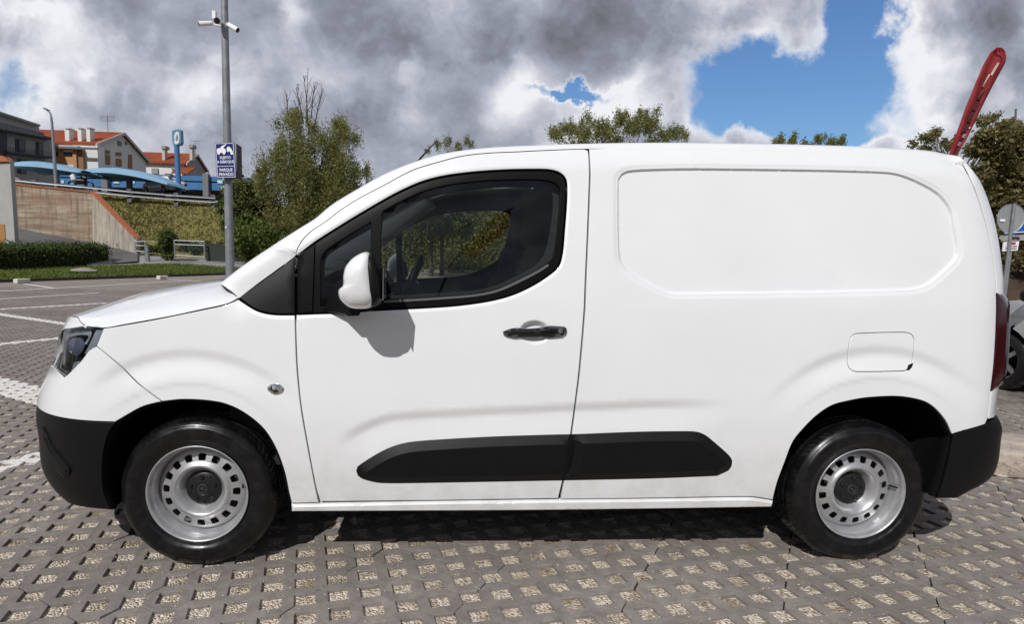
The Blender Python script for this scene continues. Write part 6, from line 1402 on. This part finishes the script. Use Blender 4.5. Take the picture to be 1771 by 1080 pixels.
# the two slim trees and shrub bank seen through the cab
for k, (x, lb) in enumerate(((746, 'slim tree seen through the cab windows, the trunk nearer the front of the van'), (764, 'slim tree seen through the cab windows, the trunk nearer the back of the van'))):
    tree('park_tree', lb, 'tree', (at(x, 470, 32+k*1.5)[0], 32+k*1.5, 0), blob_clumps([(x-40, 385, 22), (x-14, 375, 24), (x+10, 380, 24), (x+40, 392, 20), (x, 350, 36), (x-30, 350, 24), (x+30, 350, 24)], 32+k*1.5, 1., 3, (.45, .8)), 9000, .2, M_GREEN, .13, 1, 2., .1, forks=8)
sbk = [(x, 400+18*math.sin(x*.05), 40) for x in range(640, 960, 22)]+[(x, 440, 36) for x in range(640, 980, 24)]+[(x, 460, 20) for x in range(640, 980, 14)]+[(x, 365, 34) for x in range(700, 960, 30)]
sbk = np.array(blob_clumps(sbk, 42., 1.2, 3, (.5, .8)))
V, Fc = leaves(sbk[:, :3], sbk[:, 3:], 90000, .17, 1.8, 0, .5); tag(obj('shrubbery', fast_mesh('shrubbery', V, Fc), M_WIL), kind='stuff')
bk = MB(); bk.box((4, 40.5, .08), (60, 1.2, .16)); o = bk.build('far_kerb', M_PATH); tag(o, kind='structure')
bk = MB(); a_, c_ = at(640, 380, 44), at(990, 470, 44); bk.prism([(-12, 43.5, -.1), (12, 43.5, -.1), (12, 46.5, 3.2), (-12, 46.5, 3.2)], (0, .5, 0)); tag(bk.build('slope', M_BANK), kind='structure')
# right hand trees
YT = 15.
rt = [(1690, 262, 24), (1700, 235, 18), (1725, 228, 20), (1745, 240, 26), (1770, 232, 24), (1760, 262, 30), (1725, 270, 30), (1700, 300, 30), (1740, 310, 36), (1775, 310, 36), (1720, 345, 32), (1760, 355, 36), (1800, 250, 40), (1820, 320, 50), (1690, 340, 24), (1660, 300, 20), (1740, 395, 36), (1790, 400, 40), (1700, 400, 30), (1720, 440, 34), (1780, 450, 40)]
tree('broadleaf_tree', 'dense olive brown tree filling the right edge above the signs', 'tree', (at(1760, 540, YT)[0], YT, 0), blob_clumps(rt, YT, 1.1, 4, (.4, .65)), 52000, .12, M_OLIVE, .14, 3, 1.8, .1, shell=.45)
tree('sparse_tree', 'sparse greyish tree with thin branches left of the red flag', 'tree', (at(1610, 520, 21)[0], 21, 0), blob_clumps([(1580, 250, 12), (1600, 240, 16), (1622, 230, 16), (1635, 250, 16), (1600, 260, 18), (1650, 255, 14), (1660, 240, 12), (1700, 210, 14), (1720, 205, 14), (1750, 212, 14), (1620, 290, 30)], 21, .9, 6, (.2, .5)), 5200, .11, M_OLIVE, .10, 2, 2., .1, twigs=130, shell=.6, forks=12)
b = MB(); b.tube([at(1754, 260, 17), at(1757, 188, 17)], .03, 6); tag(b.build('antenna_mast', M_GALVD), 'thin mast standing up from the tree at the right edge', 'mast')
# reddish brown earth slope behind the car
b = MB(); b.prism([(9., 14.2, -.1), (30., 10., -.1), (30., 13., 2.6), (9., 17.2, 2.6)], (0, .5, 0)); tag(b.build('earth_bank', mat('brown_earth', (.05, .032, .02), .95, var=(1.2, .4))), kind='structure')
# planting behind the photographer: gives the shade at the right and the dark reflections in the windows
for k, (x, y, h, r_) in enumerate(((1.6, -11.2, 14.5, 1.9),)):
    cl = [(x+rng.normal(0, r_*.45), y+rng.normal(0, r_*.45), h*rng.uniform(.80 if k == 0 else .5, .97), r_*.42, r_*.42, r_*.36) for _ in range(14)]
    t_ = tree('tree', ['tall slender tree with a high crown behind the photographer, shading the silver car'][k], 'tree', ((-2.6, -11.8, 0) if k == 0 else (x, y, 0)), cl, 12000 if k == 0 else 14000, .16 if k == 0 else .16, M_BUSH, .12, 1, 1.7, 0)

# ============================================================ RED FEATHER FLAG
def cloth_fn(t_, b, tc):
    n = t_.noise(tc, 5., 4, .6); t_.l.new(t_.mix(t_.maprange(n, .4, .6), (.44, .075, .08), (.36, .05, .06)), b.inputs['Base Color'])
    tr = t_.new('ShaderNodeBsdfTranslucent', ins={0: (.55, .05, .06, 1)}); m = t_.new('ShaderNodeMixShader', ins={0: .35, 1: b.outputs[0], 2: tr.outputs[0]}); t_.l.new(m.outputs[0], t_.n['Material Output'].inputs[0])
M_FLAG = mat('red_cloth', rough=.95, spec=.02, fn=cloth_fn)
YF = 5.2
ff = empty('feather_flag', (at(1570, 600, YF)[0], YF, 0)); tag(ff, 'tall red feather flag leaning to the right above the van tail', 'flag')
el = dense([(1600, 400), (1643, 268), (1655, 232), (1672, 187), (1690, 143), (1703, 112), (1715, 91), (1725, 83)], False, 4); er = dense([(1612, 400), (1657, 268), (1676, 232), (1695, 192), (1713, 156), (1728, 128), (1739, 107), (1739.5, 92), (1733, 83.5)], False, 4)
n = 90; nv = 14; Lq = np.stack([np.interp(np.linspace(0, 1, n), np.linspace(0, 1, len(el)), el[:, c]) for c in range(2)], -1); Rq = np.stack([np.interp(np.linspace(0, 1, n), np.linspace(0, 1, len(er)), er[:, c]) for c in range(2)], -1)
V = []
for i in range(n):
    for j in range(nv):
        f = j/(nv-1); p = Lq[i]*(1-f)+Rq[i]*f; w = math.sin(f*math.pi*2.2+i*.07)*.035*math.sin(f*math.pi)**.5+.02*math.sin(i*.35+f*5)*math.sin(f*math.pi); V.append(at(p[0], p[1], YF+w+f*.12))
V = np.array(V); Fc = [(i*nv+j, i*nv+j+1, (i+1)*nv+j+1, (i+1)*nv+j) for i in range(n-1) for j in range(nv-1)]
me = mesh('cloth', V-np.array(ff.location), Fc); o = obj('cloth', me, M_FLAG, ff); me.shade_smooth(); md = o.modifiers.new('thick', 'SOLIDIFY'); md.thickness = .003
def on_flag(i, f, dy=-.012): j = f*(nv-1); k = int(j); t_ = j-k; return V[i*nv+k]*(1-t_)+V[i*nv+min(k+1, nv-1)]*t_+[0, dy, 0]
M_FW = mat('flag_white', (.48, .40, .36), .8); M_FD = mat('flag_fold_shade', (.10, .02, .025), .7)
for (i0, i1, f0, f1, m_) in ((45, 47, .45, .72, M_FW), (41, 43, .35, .60, M_FW), (50, 51, .66, .78, M_FW), (76, 82, .50, .62, M_FW), (70, 76, .36, .46, M_FW)):
    q = [on_flag(i0, f0), on_flag(i0, f1), on_flag(i1, f1+.04), on_flag(i1, f0+.04)]; b = MB(); b.prism(q, (0, -.004, 0)); part_of(ff, b, 'letter_fold_mark', m_)
for (i0, i1, f0, f1) in ((30, 34, .30, .52), (36, 40, .30, .56), (48, 52, .25, .6), (53, 58, .3, .62), (59, 63, .34, .66), (64, 69, .36, .62)):  # dark quads: shade of the cloth folds painted onto the flag
    q = [on_flag(i0, f0), on_flag(i0, f1), on_flag(i1, f1+.04), on_flag(i1, f0+.08)]; b = MB(); b.prism(q, (0, -.004, 0)); part_of(ff, b, 'letter_fold_mark', M_FD)
b = MB(); pp = [at(x, y, YF+.01) for x, y in ((1555, 560), (1598, 400), (1642, 268), (1671, 187), (1689, 143), (1702, 112), (1714, 91), (1724, 82.5), (1732, 83), (1738, 90))]; b.tube([(pp[0][0]-.1, YF, 0)]+pp, .009, 8); part_of(ff, b, 'pole', M_FLAG, smooth=True)
b = MB(); b.box((pp[0][0]-.1, YF, .03), (.45, .45, .06), ch=.02); part_of(ff, b, 'base', M_BLACKS)
# second banner, behind the photographer, mirrored in the door glass
f2 = empty('feather_flag', (.75, -5.6, 0)); tag(f2, 'red feather flag standing behind the photographer, reflected in the cab glass', 'flag')
b = MB(); b.tube([(0, 0, 0), (.10, 0, 2.0), (.45, 0, 3.4), (1.05, 0, 4.5), (1.35, 0, 4.75)], .016, 8); b.build('pole', M_GALVD, f2); b = MB(); b.box((0, 0, .03), (.5, .5, .06), ch=.02); b.build('base', M_BLACKS, f2)
V = []; n2 = 30
for i in range(n2):
    f = i/(n2-1); z = 3.6+1.1*f; x0 = np.interp(z, [0, 2.0, 3.4, 4.5, 4.75], [.0, .10, .45, 1.05, 1.35]); wd__ = .36*math.sin(min(1, (1-f)*2.4)*math.pi/2)*(.55+.45*f)
    for j in range(6): g = j/5; V.append((x0+g*max(wd__, .02), .05*math.sin(g*5+i*.4), z-.12*g))
me = mesh('cloth', V, [(i*6+j, i*6+j+1, (i+1)*6+j+1, (i+1)*6+j) for i in range(n2-1) for j in range(5)]); obj('cloth', me, M_FLAG, f2); me.shade_smooth()
# ============================================================ SIGNS AT THE RIGHT EDGE
YS = 8.6; pbx = at(1741, 460, YS)
s1 = empty('round_sign', (pbx[0], YS, 0)); tag(s1, 'round traffic sign seen from its grey back at the right edge', 'sign')
b = MB(); b.tube([(0, 0, 0), (0, 0, at(1750, 352, YS)[2])], .028, 10); b.build('pole', M_GALV, s1, smooth=True)
cc2 = at(1748, 378, YS+.04)-np.array(s1.location); V, Fc = lathe([(.0001, 0), (.262, 0), (.272, -.012), (.276, -.012), (.276, .006), (.0001, .006)], 48); b = MB(); b.add([(x+cc2[0], y+cc2[1], z+cc2[2]) for x, y, z in V], Fc); b.build('disc', mat('sign_back', (.36, .37, .38), .5, metal=.3, var=(4., .08)), s1, auto=40)
b = MB(); b.box(cc2+[-.17, -.014, -.04], (.10, .004, .045)); b.build('sticker', M_SWH, s1)
YS2 = 10.2; s2x = at(1747, 440, YS2)
s3 = empty('direction_sign', (s2x[0], YS2, 0)); tag(s3, 'blue plate over a grey Saída arrow and a white notice on one pole', 'sign')
b = MB(); b.tube([(.0, 0, 0), (0, 0, 2.35)], .03, 10); b.build('pole', M_GALV, s3, smooth=True)
def plate(px, nm, m_, dy=-.05, dep=.02):
    b = MB(); b.prism([at(x, y, YS2+dy) for x, y in px], (0, dep, 0)); return part_of(s3, b, nm, m_)
plate([(1737, 378), (1795, 375), (1795, 402), (1737, 405.5)], 'blue_plate', mat('road_blue', (.01, .10, .42), .4)); plate([(1755, 378), (1759, 378), (1758, 400), (1753.5, 400.3)], 'white_bar', M_SWH, -.055, .004); plate([(1738, 402.5), (1795, 399), (1795, 400.3), (1738, 404)], 'plate_border', M_SWH, -.055, .004)
plate([(1728, 412), (1733, 408), (1795, 404.5), (1795, 415), (1734, 417.5)], 'arrow_plate', mat('plate_grey', (.32, .32, .31), .5))
t_ = text('lettering', 'Saída', at(1756, 411.5, YS2-.06)-np.array(s3.location), .10, M_INK, None, off=.002); t_.parent = s3
plate([(1736, 419), (1763, 417.5), (1760, 433.5), (1734, 435)], 'notice', M_SWH); plate([(1742, 420), (1757, 419), (1756.5, 423), (1741.5, 424)], 'notice_header', mat('notice_red', (.35, .02, .04), .5), -.055, .004)
for k in range(3): plate([(1739-k*.4, 426+k*2.6), (1759-k*.5, 425+k*2.6), (1759-k*.5, 426+k*2.6), (1739-k*.4, 427+k*2.6)], 'notice_line', M_INK, -.055, .004)
# ============================================================ STONE KERB behind the rear bumper
def stone_fn(t_, b, tc):
    pos = t_.new('ShaderNodeNewGeometry').outputs['Position']; n = t_.noise(pos, 6., 6, .7); n2 = t_.noise(pos, 30., 5, .7); c = t_.mix(t_.maprange(n, .35, .65), (.52, .45, .38), (.40, .34, .29)); c = t_.mix(t_.maprange(n2, .55, .70, 0., .8), c, (.16, .11, .08)); t_.l.new(c, b.inputs['Base Color'])
    t_.l.new(t_.new('ShaderNodeBump', ins={'Height': n2, 'Distance': .02, 'Strength': 1.}).outputs[0], b.inputs['Normal'])
M_STONE = mat('kerb_stone', rough=.9, spec=.2, fn=stone_fn)
ka = onz(1700, 814); kd = onz(1771, 824)-ka; kd /= np.linalg.norm(kd); kn = np.array([-kd[1], kd[0], 0]); kb2 = MB(); s0 = -.7
for k, ln in enumerate((.55, .62, .5, .58, .6, .55)):
    for row, (o0, wd_, h_, zz) in enumerate(((0., .16, .14, .0), (.17, .30, .17, 0.))):
        ss_ = s0+row*.22; c = ka+kd*(ss_+ln/2)+kn*(o0+wd_/2); kb2.box((c[0], c[1], h_/2-.02+random.uniform(-.004, .004)), (ln-.012, wd_-.008, h_+.03), rz=math.atan2(kd[1], kd[0])+random.gauss(0, .006), ch=.022)
    s0 += ln
tag(kb2.build('kerb', M_STONE, auto=50), kind='structure')
